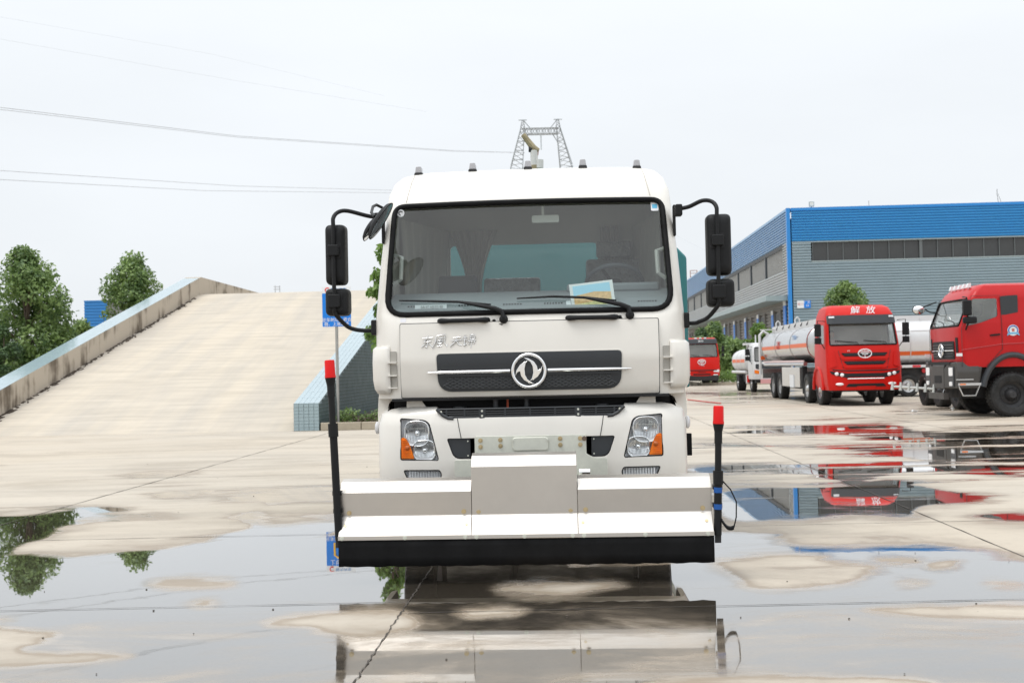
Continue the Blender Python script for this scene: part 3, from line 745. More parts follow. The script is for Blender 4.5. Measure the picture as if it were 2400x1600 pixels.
def tree(name, label, base, height, crown_r, crown_z0, n, size, m, seed, group=None, cat='tree', clumps=26, taper=0.75, droop=0.3, lean=(0, 0)):
    t = thing(name, label, cat, Matrix.Translation(base), group); r = random.Random(seed)
    cs, rs = [], []
    for i in range(clumps):
        u = (i + r.random()) / clumps; z = crown_z0 + (height - crown_z0) * (0.06 + 0.86 * u)
        env = crown_r * (math.sin(math.pi * min(1, 0.22 + 0.78 * u)) ** 0.7 * (1 - u * (1 - taper) * .6))
        a = r.random() * 6.283; q = env * math.sqrt(r.random()) * 0.82
        cs.append((math.cos(a) * q + lean[0] * u, math.sin(a) * q + lean[1] * u, z)); rs.append(crown_r * r.uniform(0.17, 0.36) * (1 - 0.3 * u))
    cr_ = link('crown', leaf_mesh('crown', cs, rs, n, size, m, droop, seed), t)
    tb = MB(); h = height * 0.82; tr = max(0.03, height * 0.017)
    tb.tube([(r.gauss(0, .03) * k + lean[0] * k / 5, r.gauss(0, .03) * k + lean[1] * k / 5, h * k / 5) for k in range(6)], [tr * (1 - k / 6.5) for k in range(6)], 8)
    for i in range(0, clumps, 2):
        c = cs[i]; z = max(crown_z0 * .7, c[2] - crown_r * .6); f = z / h
        tb.tube([(lean[0] * f, lean[1] * f, z), (c[0] * .5 + lean[0] * f * .5, c[1] * .5, (z + c[2]) / 2 + .1), c], [tr * .45, tr * .3, tr * .12], 5)
    tb.build('trunk', BARK, t); return t
def gx(px, Y): return at(px, 900, Y).x
# trees to the left, beyond the parapet
b0 = at(62, 900, 38); tree('tree', 'tall bushy green tree at the far left beyond the parapet', (b0.x, 38, 0), 6.15, 2.05, .8, 21000, 0.15, LEAF, 3, 'trees beyond the ramp', clumps=70, taper=.75)
b0 = at(316, 900, 45); tree('tree', 'pointed green tree rising over the middle of the left parapet', (b0.x, 45, 0), 6.6, 1.95, 1.6, 16000, 0.15, LEAF, 5, 'trees beyond the ramp', clumps=56, taper=.75)
b0 = at(-4, 900, 35); tree('bush', 'dark rounded bush in the left corner in front of the tall tree', (b0.x, 35, 0), 3.3, 1.15, .3, 10000, 0.13, LEAFD, 8, 'bushes beyond the ramp', 'bush', clumps=26)
b0 = at(196, 900, 50); tree('bush', 'low light green bush between the two trees under the blue wall', (b0.x, 50, 0), 4.2, 1.4, .5, 8000, 0.15, LEAF, 9, 'bushes beyond the ramp', 'bush', clumps=26)
b0 = at(150, 900, 42); tree('bush', 'dark green bush filling the gap beside the tall tree', (b0.x, 42, 0), 3.5, 1.3, .4, 8000, 0.14, LEAFD, 10, 'bushes beyond the ramp', 'bush', clumps=26)
# leafy young tree beside the cab
b0 = at(912, 900, 30); tree('sapling', 'slim leafy young tree in the planter at the left edge of the white cab', (b0.x, 30, .15), 4.9, 0.74, 1.8, 2600, 0.18, LEAF2, 13, None, 'tree', clumps=22, taper=.8, droop=1.3)
# plants in the bed
g = MB(); b0 = at(855, 985, 28.0)
sh = thing('shrub', 'low straggly green shrub in the planter soil beside the white bumper', 'plant', Matrix.Translation((b0.x, 28.0, .15)))
link('foliage', leaf_mesh('foliage', [(random.uniform(-.8, .6), random.uniform(-.4, .6), random.uniform(.05, .25)) for _ in range(16)], [.16] * 16, 700, .1, LEAF, .2, 21), sh)
for i in range(10): g.tube([(random.uniform(-.6, .5), random.uniform(-.3, .4), 0), (random.uniform(-.8, .6), random.uniform(-.3, .4), random.uniform(.2, .35))], .006, 4)
g.build('stem', BARK, sh)
lt = leaf_mesh('fallen_leaves', [(0, 0, 0)], [1], 500, .07, mat('dead_leaf', (0.16, 0.05, 0.025), 0.8, var=.3), 0, 23)
V = np.array([v.co for v in lt.vertices]); V[:, 2] = 0.156 + np.abs(V[:, 2]) * .02
V[:, 0] = V[:, 0] * 1.5 + b0.x; V[:, 1] = 28.0 + V[:, 1] * 1.0
lt.vertices.foreach_set('co', V.ravel()); o = link('fallen_leaves', lt); o['kind'] = 'stuff'
tag(o, 'brown fallen leaves lying on the planter soil', 'leaves')

# sign on its post
pB = at(793, 1000, 27.6); ang = -0.02
sg = thing('sign_post', 'blue driving lesson sign on a thin steel post standing in the planter', 'sign', Matrix.Translation((pB.x, 27.6, .15)) @ Matrix.Rotation(ang, 4, 'Z'))
POLE = mat('steel_post', (0.42, 0.42, 0.40), 0.4, 0.8, var=.2)
MB().cyl((0, 0, 0), (0, 0, 2.45), .038, n=12).build('post', POLE, sg)
c = at(789.5, 717, 27.6); sx0 = c.x - pB.x
MB().bb((sx0 - .355, -.05, 2.39), (sx0 + .355, -.03, 3.22)).build('sign_panel', BLUES, sg, smooth=0)
MB().bb((sx0 - .355, -.05, 3.222), (sx0 + .355, -.03, 3.38)).build('name_panel', SIGNW, sg, smooth=0)
text('lettering', '驻车制动、离合\n器、上坡起步', .105, SIGNW, sg, (sx0, -.053, 2.50), depth=.001)
text('lettering', '上坡起步', .135, SIGNW, sg, (sx0, -.053, 3.13), depth=.001)
text('name_lettering', '程力汽车', .10, mat('sign_blue_ink', (0.05, 0.25, 0.6), .5), sg, (sx0 + .06, -.053, 3.30), depth=.001)
m = MB(); m.tube([(sx0 - .22 + .055 * math.cos(a), -.055, 3.30 + .055 * math.sin(a)) for a in [0.8 + k * .45 for k in range(11)]], .012, 6)
m.build('logo', mat('sign_red', (0.7, 0.03, 0.03), .5), sg)
m = MB(); m.tube([(sx0 - .15, -.056, 2.66), (sx0 - .15, -.056, 2.95), (sx0 - .08, -.056, 3.01), (sx0 + .08, -.056, 3.01), (sx0 + .15, -.056, 2.95), (sx0 + .15, -.056, 2.66)], .026, 6)
m.build('hill_symbol', YELL, sg)

# ================================================================== BUILDINGS
WBLUE = mat('blue_profiled_sheet', (0.035, 0.275, 0.60), 0.38, var=0.05, vscale=.6)
WGREY = mat('grey_green_profiled_sheet', (0.30, 0.385, 0.43), 0.4, var=0.06, vscale=.6)
WSILV = mat('pale_grey_profiled_sheet', (0.42, 0.43, 0.43), 0.35, var=0.05, vscale=.6)
WSIDE = mat('sheen_pale_blue_profiled_sheet', (0.15, 0.30, 0.50), 0.3, var=0.05, vscale=.6)  # paler copy of the front blue: glancing sheen put into the colour
TRIMB = mat('blue_trim', (0.02, 0.23, 0.62), 0.35)
TRIMG = mat('grey_trim', (0.32, 0.38, 0.39), 0.45)
GLZ = mat('grimy_window_glass', (0.055, 0.058, 0.06), 0.28, var=0.25, vscale=.5)
GLZ2 = mat('side_window_glass', (0.34, 0.34, 0.33), 0.2, var=0.3, vscale=1.5)
HW = 86.0
cw = at(1852, 700, HW)
BM = frame(Vector((cw.x, HW, 0))) @ Matrix.Scale(HW / 60, 4)        # frame at the corner: x along the front, y along the side
fb = thing('factory_hall', 'long factory hall clad in blue and grey ribbed sheet with a window band', 'building', BM)
BZ = local_at(BM, 1852, 488, 0)[1]; B1 = local_at(BM, 1852, 567, 0)[1]; B2 = local_at(BM, 2000, 612, 0)[1]
B1s = B1
def ribbed(name, z0, z1, a, b_, axis, pitch, m, depth=0.075, out=1, parent=None):
    mb = MB(); n = max(1, round((z1 - z0) / pitch)); p = (z1 - z0) / n; vs = []; fs = []
    prof = []
    for k in range(n):
        z = z0 + k * p; prof += [(z, 0), (z + p * .32, 0), (z + p * .46, 1), (z + p * .78, 1)]
    prof.append((z1, 0))
    for e in (a, b_):
        for z, h in prof:
            o_ = -h * depth * out
            vs.append((e, o_, z) if axis == 'x' else (o_, e, z))
    q = len(prof); mb.add(vs, [(i, i + 1, q + i + 1, q + i) for i in range(q - 1)])
    return mb.build(name, m, parent, smooth=0)
FL, SLN = 62.0, 51.0                     # front length, side length
ribbed('wall_sheet', B1, BZ - .05, 0.16, FL, 'x', .152, WBLUE, parent=fb)
ribbed('wall_sheet', 0.0, B2, 0.16, FL, 'x', .152, WGREY, parent=fb)
xw0 = local_at(BM, 1904, 590, 0)[0]
ribbed('wall_sheet', B2, B1 - .06, 0.16, xw0 - .08, 'x', .152, WGREY, parent=fb)
MB().bb((-.10, -.10, 0), (.09, .15, BZ)).build('corner_trim', TRIMB, fb, smooth=0)
MB().bb((.15, -.09, BZ - .16), (FL, .3, BZ)).build('parapet_cap', TRIMB, fb, smooth=0)
MB().bb((-.09, .15, BZ - .14), (.3, SLN, BZ)).build('parapet_cap', mat('sheen_pale_blue_trim', (0.22, 0.38, 0.58), .35), fb, smooth=0)  # side cap paled in its colour to paint the glancing sheen
MB().bb((.16, -.05, B1 - .06), (FL, .02, B1 - .003)).build('flashing', TRIMG, fb, smooth=0)
MB().bb((xw0 - .08, -.06, B2 - .0), (FL, .02, B2 + .07)).build('sill', TRIMG, fb, smooth=0)
MB().bb((0.4, .35, 0), (FL, SLN, BZ - .4)).build('core', mat('hall_core', (.2, .2, .2), .9), fb, smooth=0)
pane = MB().bb((0, 0, 0), (.76, .02, B1 - B2 - .13)).mesh('pane', GLZ, 0)
mull = MB().bb((0, 0, 0), (.04, .05, B1 - B2 - .13)).mesh('mullion', mat('dull_mullion', (.13, .145, .15), .5), 0)
x = xw0; k = 0
while x < FL - 1:
    o = link('window_pane', pane, fb); o.location = (x + .05, .07 + random.uniform(0, .02), B2 + .07); o.rotation_euler = (random.gauss(0, .006), 0, random.gauss(0, .01))
    o = link('mullion', mull, fb); o.location = (x, .03, B2 + .07)
    x += .815; k += 1
    if k % 7 == 0:
        MB().bb((x, .01, B2 + .07), (x + .13, .08, B1 - .06)).build('window_post', mat('dull_mullion', (.13, .145, .15), .5), fb, smooth=0); x += .13
# side wall
S1 = local_at(BM, 1852, 567, 0)[1]; WB, WT = B2 - .35, S1 - .2
CZ = 4.58
ribbed('side_sheet', S1, BZ - .05, .15, SLN, 'y', .15, WSIDE, parent=fb)
ribbed('side_sheet', CZ, WB, .15, SLN, 'y', .15, WSILV, parent=fb)
ribbed('side_sheet', WB, S1, .15, 1.4, 'y', .15, WSILV, parent=fb)
ribbed('side_sheet', 0.0, CZ, .15, SLN, 'y', .2, mat('dull_grey_profiled_sheet', (0.27, 0.26, 0.25), .6), parent=fb)
MB().bb((-.06, 1.4, WB - .08), (.02, SLN - .3, WB)).build('sill', TRIMG, fb, smooth=0)
MB().bb((-.05, 1.4, WT - .02), (.25, SLN - .3, S1)).build('window_head', mat('dark_head_trim', (.05, .055, .06), .6), fb, smooth=0)
MB().bb((-.05, 1.38, WB), (.04, 1.47, WT)).build('window_post', TRIMG, fb, smooth=0)
sp_ = MB().bb((0, 0, 0), (.02, .31, WT - WB - .03)).mesh('pane', GLZ2, 0)
smu = MB().bb((0, 0, 0), (.09, .05, WT - WB)).mesh('mullion', mat('pale_mullion', (.42, .42, .41), .5), 0)
spo = MB().bb((0, 0, 0), (.20, .22, WT - WB)).mesh('window_post', mat('dark_post', (.06, .07, .08), .5), 0)
y = 1.5; k = 0
while y < SLN - 1:
    o = link('window_pane', sp_, fb); o.location = (.09 + random.uniform(0, .03), y + .05, WB); o.rotation_euler = (0, random.gauss(0, .01), random.gauss(0, .02))
    o = link('mullion', smu, fb); o.location = (-.03, y, WB); y += .37; k += 1
    if k % 14 == 0:
        o = link('window_post', spo, fb); o.location = (-.09, y, WB); y += .25
MB().bb((-1.25, .3, CZ - .28), (-.08, SLN, CZ)).build('canopy', mat('canopy_sheet', (.30, .37, .38), .5, var=.1), fb, smooth=0)
dr = MB().bb((-.10, 0, 0), (.05, 1.75, 3.7)).mesh('door', mat('dark_door', (.028, .036, .042), .5), 0)
dj = MB().bb((-.16, -.14, 0), (.06, 0, 3.9)).mesh('door_jamb', mat('door_jamb', (.22, .21, .2), .7), 0)
vs_ = MB().bb((-.16, 0, 2.2), (-.10, .62, 3.95)).mesh('wall_sign', BLUES, 0)
vw = MB().bb((-.165, 0, 3.7), (-.10, .62, 3.95)).mesh('sign_head', SIGNW, 0)
for i in range(10):
    yy = 2.2 + i * 4.95
    o = link('door', dr, fb); o.location = (0, yy, 0)
    for q in (0, 1.9): p = link('door_jamb', dj, o); p.location = (0, q, 0)
    if i < 5:
        o = link('wall_sign', vs_, fb); o.location = (0, yy + 2.1 if i else .6, .0 if i else .35)
        p = link('sign_head', vw, o)
        p = link('sign_foot', vw, o); p.location = (0, 0, -1.52)
        if i == 0:
            o = link('wall_sign', vs_, fb); o.location = (0, yy + 2.1, 0); link('sign_head', vw, o); p = link('sign_foot', vw, o); p.location = (0, 0, -1.52)
# number board on the front
zc = local_at(BM, 1884, 713, -.1); xs0 = zc[0]
MB().bb((xs0 - .36, -.12, zc[1] - .2), (xs0, -.07, zc[1] + .2)).build('name_board', SIGNW, fb, smooth=0)
MB().bb((xs0 + .003, -.12, zc[1] - .2), (xs0 + .36, -.07, zc[1] + .2)).build('number_board', BLUES, fb, smooth=0)
text('board_lettering', '程力', .16, mat('board_red_ink', (.6, .25, .25), .6), fb, (xs0 - .18, -.124, zc[1]), depth=.001)
text('board_lettering', '厂区\n1#', .17, SIGNW, fb, (xs0 + .18, -.124, zc[1] + .02), depth=.001)
# roof fittings (things standing on the roof)
p = local_at(BM, 1902, 484, .2)
fl = thing('floodlight', 'small square floodlight on the edge of the factory roof', 'floodlight', BM @ Matrix.Translation((p[0], .2, BZ)))
MB().cyl((0, 0, 0), (0, 0, .1), .02).build('bracket', CHASS, fl)
MB().bb((-.13, -.06, .08), (.13, .06, .34)).build('housing', TRIMG, fl, smooth=0)
MB().bb((-.10, -.065, .11), (.10, -.058, .31)).build('lens', mat('lamp_lens', (.75, .76, .7), .3), fl, smooth=0)
for px, h, lab, twin in ((2036, .32, 'short thin rod aerial on the middle of the factory roof edge', 0), (2340, .75, 'tall thin aerial mast with a stay on the roof at the right edge', 1)):
    x = local_at(BM, px, 470, .2)[0]; a_ = thing('roof_aerial', lab, 'aerial', BM @ Matrix.Translation((x, .2, BZ)), 'aerials on the factory roof')
    MB().tube([(0, 0, -.02), (-.06 * twin, 0, h * .6), (-.05 * twin, 0, h)], .012, 5).build('mast', CHASS, a_)
    if twin: MB().tube([(.16, 0, -.02), (-.02, 0, .5)], .01, 5).build('stay', CHASS, a_)
# roof ladder frame at the far end of the side
x, z = local_at(BM, 1623, 652, 49)
rl = thing('roof_ladder', 'small rusty ladder frame on the far end of the factory roof', 'ladder', BM @ Matrix.Translation((x, 49, BZ - .3)))
m = MB()
for q in (-.2, .45): m.cyl((q, 0, 0), (q, 0, 1.15), .035, n=6)
for h in (.5, .85, 1.12): m.cyl((-.2, 0, h), (.45, 0, h), .03, n=6)
m.build('rails', mat('rust', (.32, .14, .1), .8), rl)
# blue shed far off between the trees
pA = at(222, 900, 130)
bs = thing('blue_shed', 'distant blue ribbed metal wall between the two trees', 'building', Matrix.Translation((pA.x, 130, 0)))
zt = at(222, 704, 130).z
ribbed('wall_sheet', 0, zt, -1.1, 1.6, 'x', .36, mat('shed_blue_sheet', (.03, .2, .5), .4), .09, 1, bs)
MB().bb((-1.0, .12, 0), (1.5, 10, zt - .1)).build('core', mat('hall_core', (.2, .2, .2), .9), bs, smooth=0)
MB().bb((-1.12, -.1, zt - .1), (1.7, 10, zt)).build('roof', mat('shed_blue_sheet', (.03, .2, .5), .4), bs, smooth=0)

# trees and hedge by the factory
def T(px, Y, ztop_px, lab, cr_, z0, n, size, m, seed, grp='trees beside the factory', name='tree', cat='tree', **k):
    p = at(px, 900, Y); zt = at(px, ztop_px, Y).z
    return tree(name, lab, (p.x, Y, 0), zt, cr_, z0, n, size, m, seed, grp, cat, **k)
T(1678, 84, 752, 'broad dark green tree against the factory side wall', 2.0, .9, 8000, .24, LEAF, 31, clumps=26)
T(1728, 80, 790, 'drooping green tree nearest the small white tanker', 1.6, .9, 6500, .24, LEAF, 32, clumps=24, droop=.8)
T(1648, 92, 768, 'dark tree directly above the small red lorry', 1.9, .8, 6500, .24, LEAFD, 33, clumps=22)
T(1788, 74, 757, 'light green tree rising between the two tankers', 1.6, 1.4, 6000, .22, LEAF2, 34, clumps=22)
T(1994, 53, 656, 'round topped green tree standing above the red tanker cab', 1.6, 2.3, 9000, .16, LEAF, 35, clumps=40, taper=1.0)
p0 = at(1712, 900, 72)
hd = thing('hedge', 'low clipped hedge at the foot of the factory trees behind the kerb', 'hedge', Matrix.Translation((p0.x, 72, 0)))
link('foliage', leaf_mesh('foliage', [(random.uniform(-1.2, 2.2), random.uniform(-.6, 6), random.uniform(.25, .7)) for _ in range(40)], [.35] * 40, 4000, .13, LEAF2, 0, 41), hd)
m = MB()
for i in range(12): m.cyl((random.uniform(-1, 2), random.uniform(-.4, 5), 0), (random.uniform(-1, 2), random.uniform(-.4, 5), .5), .02, n=5)
m.build('stem', BARK, hd)
k2 = thing('kerb', 'long low pale kerb in front of the hedge beside the factory', 'kerb', frame(Vector((p0.x, 70.6, 0))))
for i in range(9): MB().box((-1.6 + i * 1.0, 0, .08), (.98, .15, .2)).build('kerb_stone', KERBC, k2, smooth=0, bevel=.02)
for i in range(14): MB().box((-2.17, .6 + i * 1.0, .08), (.15, .98, .2)).build('kerb_stone', KERBC, k2, smooth=0, bevel=.02)

# ================================================================== PYLON AND WIRES
pz = at(1265, 300, 240); PYL = mat('pylon_steel', (.33, .35, .36), .5, .5)
zb = 0
def pyl_z(py): return at(1265, py, 240).z
pyx = pz.x; S_ = 240 / FPX
py = thing('pylon', 'tall grey lattice power pylon with two legs behind the roof of the white cab', 'pylon', Matrix.Translation((pyx, 240, 0)))
zt, zbm, zbl, zft = pyl_z(297), pyl_z(301), pyl_z(315), pyl_z(392)
def lattice(m, a, b_, wa, wb, n, r):
    a, b_ = Vector(a), Vector(b_); t = (b_ - a).normalized(); u = t.cross(Vector((0, 1, 0))).normalized() if abs(t.y) < .9 else Vector((1, 0, 0)); v = t.cross(u)
    prev = None
    for k in range(n + 1):
        f = k / n; p = a.lerp(b_, f); wv = wa + (wb - wa) * f
        ring = [p + (u * i + v * j) * wv / 2 for i, j in ((-1, -1), (1, -1), (1, 1), (-1, 1))]
        if prev:
            for q in range(4):
                m.cyl(prev[q], ring[q], r, n=4, caps=False); m.cyl(prev[q], ring[(q + 1) % 4], r * .6, n=4, caps=False)
            if k % 2: m.cyl(ring[0], ring[1], r * .6, n=4, caps=False)
        prev = ring
xl, xr = -46 * S_, 46 * S_
for nm, x0, x1 in (('leg', -40 * S_, -56 * S_), ('leg', 43 * S_, 60 * S_)):
    m = MB(); lattice(m, (x0, 0, zt), (x1, 0, zft), .7, 2.6, 9, .10); lattice(m, (x1, 0, zft), (x1 * 1.06, 0, 0), 2.6, 6.5, 6, .14); m.build(nm, PYL, py, smooth=0)
    m = MB(); lattice(m, (x0, 0, zt), (x0 * 1.0, 0, zt + 1.6), .9, .25, 3, .08); m.cyl((x0 - .9, 0, zt + 1.5), (x0 + .9, 0, zt + 1.5), .1, n=4)
    s = 1 if x0 < 0 else -1
    m.cyl((x0 + s * .2, 0, zt + 1.4), (x0 + s * 1.7, 0, zbm), .09, n=4); m.build('peak', PYL, py, smooth=0)
    m = MB(); m.cyl((x0 + s * 1.2, 0, zbl), (x0 - s * .1, 0, zbl - 2.2), .09, n=4); m.build('brace', PYL, py, smooth=0)
m = MB(); lattice(m, (-40 * S_, 0, (zbm + zbl) / 2), (43 * S_, 0, (zbm + zbl) / 2), 1.25, 1.25, 12, .09); m.build('cross_beam', PYL, py, smooth=0)
m = MB(); m.cyl((2 * S_, 0, zbl - .1), (2 * S_, 0, zbl - 3.4), .09, n=5); m.cyl((3.2 * S_, 0, zbl - .1), (3.2 * S_, 0, zbl - 3.4), .06, n=5); m.build('insulator', mat('insulator_glass', (.5, .55, .58), .3), py)
WIRE = mat('wire', (.42, .44, .46), .6); WIREF = mat('far_wire', (.50, .53, .56), .8)
def wire(lab, pts, r, m, beads=()):
    P = [at(a, b_, d) for a, b_, d in pts]
    Q = []
    for i in range(len(P) - 1):
        for k in range(6): Q.append(P[i].lerp(P[i + 1], k / 6))
    Q.append(P[-1])
    mb = MB(); mb.tube(Q, r, 5); o = mb.build('power_line', m, None); tag(o, lab, 'wire', 'overhead power lines')
    return o
wire('upper of the close pair of wires running from the top left to the pylon', [(-300, 222, 90), (0, 252, 110), (556, 319, 150), (1062, 353, 195), (1230, 358, 240)], .034, WIRE)
wire('lower of the close pair of wires running from the top left to the pylon', [(-300, 228, 90), (0, 257, 110), (556, 322, 150), (1062, 355, 195), (1230, 359, 240)], .028, WIRE)
wire('upper of the two long wires ending behind the cab roof corner', [(-300, 378, 90), (0, 400, 110), (556, 436, 150), (915, 446, 180), (1400, 470, 240)], .030, WIRE)
wire('lower of the two long wires ending behind the cab roof corner', [(-300, 408, 90), (0, 421, 110), (478, 447, 150), (915, 452, 180), (1400, 475, 240)], .030, WIRE)
wire('faint hazy wire high across the upper left sky', [(-300, 50, 150), (0, 92, 170), (556, 190, 210), (1000, 262, 240)], .016, WIREF)
wire('faintest highest wire at the top left of the sky', [(-300, 0, 150), (0, 40, 170), (500, 128, 210), (900, 225, 240)], .013, WIREF)
wire('faint sloping wire between the mirror and the factory roof', [(1330, 400, 240), (1600, 560, 170), (1700, 610, 120)], .012, WIREF)

# ================================================================== THE WHITE LORRY (frame: x across, y rearwards from the bumper, z up)
TM = frame(at(1247, 1030, 8.4).xy.to_3d() + Vector((-0.012, 0, 0)))
TK = thing('cleaning_truck', 'white cab road washing lorry in the middle, steel spray bar across its front', 'lorry', TM)
def both(f):
    for s in (-1, 1): f(s)
def mir(poly, s): return [(x * s, z) for x, z in poly]
SECS = [(1.215, 1.205, .055, 2.15, .24, .055), (1.5, 1.215, .03, 2.15, .24, .055), (1.80, 1.21, .05, 2.15, .20, .06), (1.86, 1.205, .075, 2.15, .13, .085),
        (2.3, 1.185, .24, 2.15, .12, .085), (2.76, 1.155, .425, 2.15, .12, .085), (2.86, 1.150, .47, 2.15, .14, .08), (2.97, 1.115, .54, 2.13, .17, .07), (3.04, 1.065, .635, 2.08, .2, .06), (3.085, .98, .80, 2.0, .22, .05), (3.10, .88, .97, 1.9, .22, .03)]
FY = front_fn(SECS)
cab = loft(SECS).build('cab_shell', WHITE, TK)
def inset(s, d): return (s[0], s[1] - d, s[2] + d, s[3] - d, s[4] - d * .5, s[5])
inn = [inset(s, .05) for s in SECS[:8]]; inn[0] = (1.28,) + inn[0][1:]
innr = loft(inn).build('t', INTER, TK)
wso = rpoly([(-1.105, 1.86), (1.105, 1.86), (1.075, 2.755), (-1.075, 2.755)], [.16, .16, .09, .09], 6)
wcut = MB().prism(wso, -1.0, .75).build('t', WHITE, TK)
swin = rpoly([(.95, 1.92), (1.45, 1.85), (1.55, 2.0), (1.55, 2.66), (1.05, 2.66)], .06)
scut = MB().prism(swin, -1.6, 1.6, 'yz').build('t', INTER, TK)
rcut = MB().prism(rrect(-.80, 2.08, .60, 2.605, .05), 1.9, 2.4).build('t', INTER, TK)
boolean(cab, [innr, wcut, scut, rcut])
WHITE_SEAM = mat('panel_gap', (0.03, 0.03, 0.03), 0.7)
# roof seams either side
for s in (-1, 1):
    MB().tube([(s * (.985 - (z - 2.78) * .2), FY(.985 - (z - 2.78) * .2, z) - .001, z) for z in (2.79, 2.86, 2.92, 2.97, 3.01, 3.04, 3.07)], .0035, 5).build('roof_seam', mat('roof_seam_sealant', (.5, .47, .42), .6), TK)
# windscreen with its rubber surround
gl = glass_sheet(rpoly([(-1.10, 1.868), (1.10, 1.868), (1.07, 2.748), (-1.07, 2.748)], [.155, .155, .085, .085], 6), FY, .012).build('windscreen', WINDS, TK, smooth=60)
ring_ = [(x, FY(x, z) - .006, z) for x, z in resample(wso, .05)]
MB().tube(ring_, .022, 8, closed=True).build('windscreen_seal', RUBBER, gl, smooth=60)
both(lambda s: MB().prism(swin, s * 1.165, s * 1.17, 'yz').build('side_window', CABGL, TK))
MB().bb((-.80, 2.11, 2.08), (.60, 2.12, 2.605)).build('rear_window', REARGL, TK, smooth=0)
# stickers
MB().cyl((-1.025, FY(-1.025, 2.70) + .004, 2.70), (-1.025, FY(-1.025, 2.70) + .0, 2.70), .03, n=20).build('round_sticker', SIGNW, TK)
MB().tube([(-1.025 + .017 * math.cos(a), FY(-1.02, 2.7) - .001, 2.70 + .017 * math.sin(a)) for a in (.6, 1.6, 2.6, 3.6, 4.6)], .004, 5).build('sticker_mark', BLACKP, TK)
conform(rrect(.985, 2.66, 1.045, 2.735, .008), FY, .006, .010).build('square_sticker', SIGNW, TK)
conform(rrect(.995, 2.682, 1.035, 2.716, .004), FY, .004, .005).build('sticker_mark', mat('cyan_print', (.12, .5, .75), .5), TK)
conform(rrect(-.99, 1.803, -.945, 1.833, .004), FY, -.003, .0).build('pillar_sticker', mat('pale_sticker', (.72, .72, .76), .5), TK)

# bonnet flap: gap, panel, grille
hoodp = rpoly([(-.985, 1.222), (.985, 1.222), (.988, 1.787), (-.988, 1.787)], .012, 2)
conform([(x * 1.0065, 1.5045 + (z - 1.5045) * 1.02) for x, z in hoodp], FY, .0, -.004, .08).build('flap_gap', WHITE_SEAM, TK)
def FYH(x, z):                             # the flap bulges and tucks under at its lower edge
    return FY(x, z) - .010 - .012 * math.sin(math.pi * max(0, min(1, (z - 1.215) / .575))) + .018 * max(0, (1.30 - z) / .085) ** 2 * (z < 1.30)
hood = conform(hoodp, FYH, .0, -.012, .035).build('front_flap', WHITE, TK, bevel=.004, smooth=40)
gp = rpoly([(-.695, 1.262), (.695, 1.262), (.705, 1.552), (-.705, 1.552)], [.11, .11, .035, .035], 6)
FG = lambda x, z: FYH(x, z) - .012
conform([(x * 1.012, 1.408 + (z - 1.408) * 1.03) for x, z in gp], FG, .002, -.004, .05).build('grille_surround', mat('white_grille_lip', (.70, .68, .63), .35), TK, bevel=.002)
gr = conform(gp, FG, .0, -.008, .04).build('grille', GRAPH, TK, bevel=.003)
m = MB()
for q in (-1, 1):                          # raised diamond mesh in the lower half
    for k in range(-5, 34):
        x0 = -.70 + k * .05; pts = []
        for j in range(5):
            z = 1.285 + j * .021; x = x0 + q * j * .042
            if abs(x) < .665 - max(0, (1.31 - z)) * 1.5: pts.append((x, FG(x, z) - .0105, z))
        if len(pts) > 1: m.tube(pts, .0055, 4)
m.build('mesh_relief', mat('mesh_grey', (.075, .08, .085), .4), gr, smooth=0)
# lower grille ledge and recess line
conform(rpoly([(-.675, 1.378), (.675, 1.378), (.68, 1.394), (-.68, 1.394)], .006), FG, -.006, -.020, .05).build('grille_ledge', GRAPH, gr)
both(lambda s: MB().tube([(s * x, FG(x, 1.411) - .018, 1.411) for x in (.142, .2, .3, .4, .5, .6, .68, .73, .765, .778)], [.0155, .0155, .015, .0145, .014, .013, .011, .008, .005, .002], 8).build('chrome_bar', CHROME, TK, smooth=60))
em = bpy.data.objects.new('emblem', None); COL.objects.link(em); em.parent = TK; em.location = (0, FG(0, 1.41) - .022, 1.41)
MB().tube([(.123 * math.cos(a * math.pi / 24), 0, .123 * math.sin(a * math.pi / 24)) for a in range(48)], .0135, 10, closed=True).build('ring', CHROME, em, smooth=60)
MB().cyl((0, .010, 0), (0, .016, 0), .118, n=40).build('badge_back', GRAPH, em)
sw = [(-.93, -.36), (-.84, .06), (-.59, .42), (-.29, .62), (-.05, .68), (-.20, .50), (-.29, .14), (-.26, -.28), (-.11, -.58), (.36, -.90), (.01, -.84), (-.35, -.62), (-.55, -.32), (-.60, -.04), (-.78, -.10)]
def bird(r):
    p = [(x * .112 * r, z * .112 * r) for x, z in sw]; m = MB(); n = len(p)
    pts = resample(p, .004); n = len(pts)
    cx = [(-.36 * .115 * r, z) for _, z in pts]
    m.prism(p, .012, -.004); o = m.build('swallow', CHROME, em, bevel=.003, smooth=40); return o
bird(1); bird(-1)
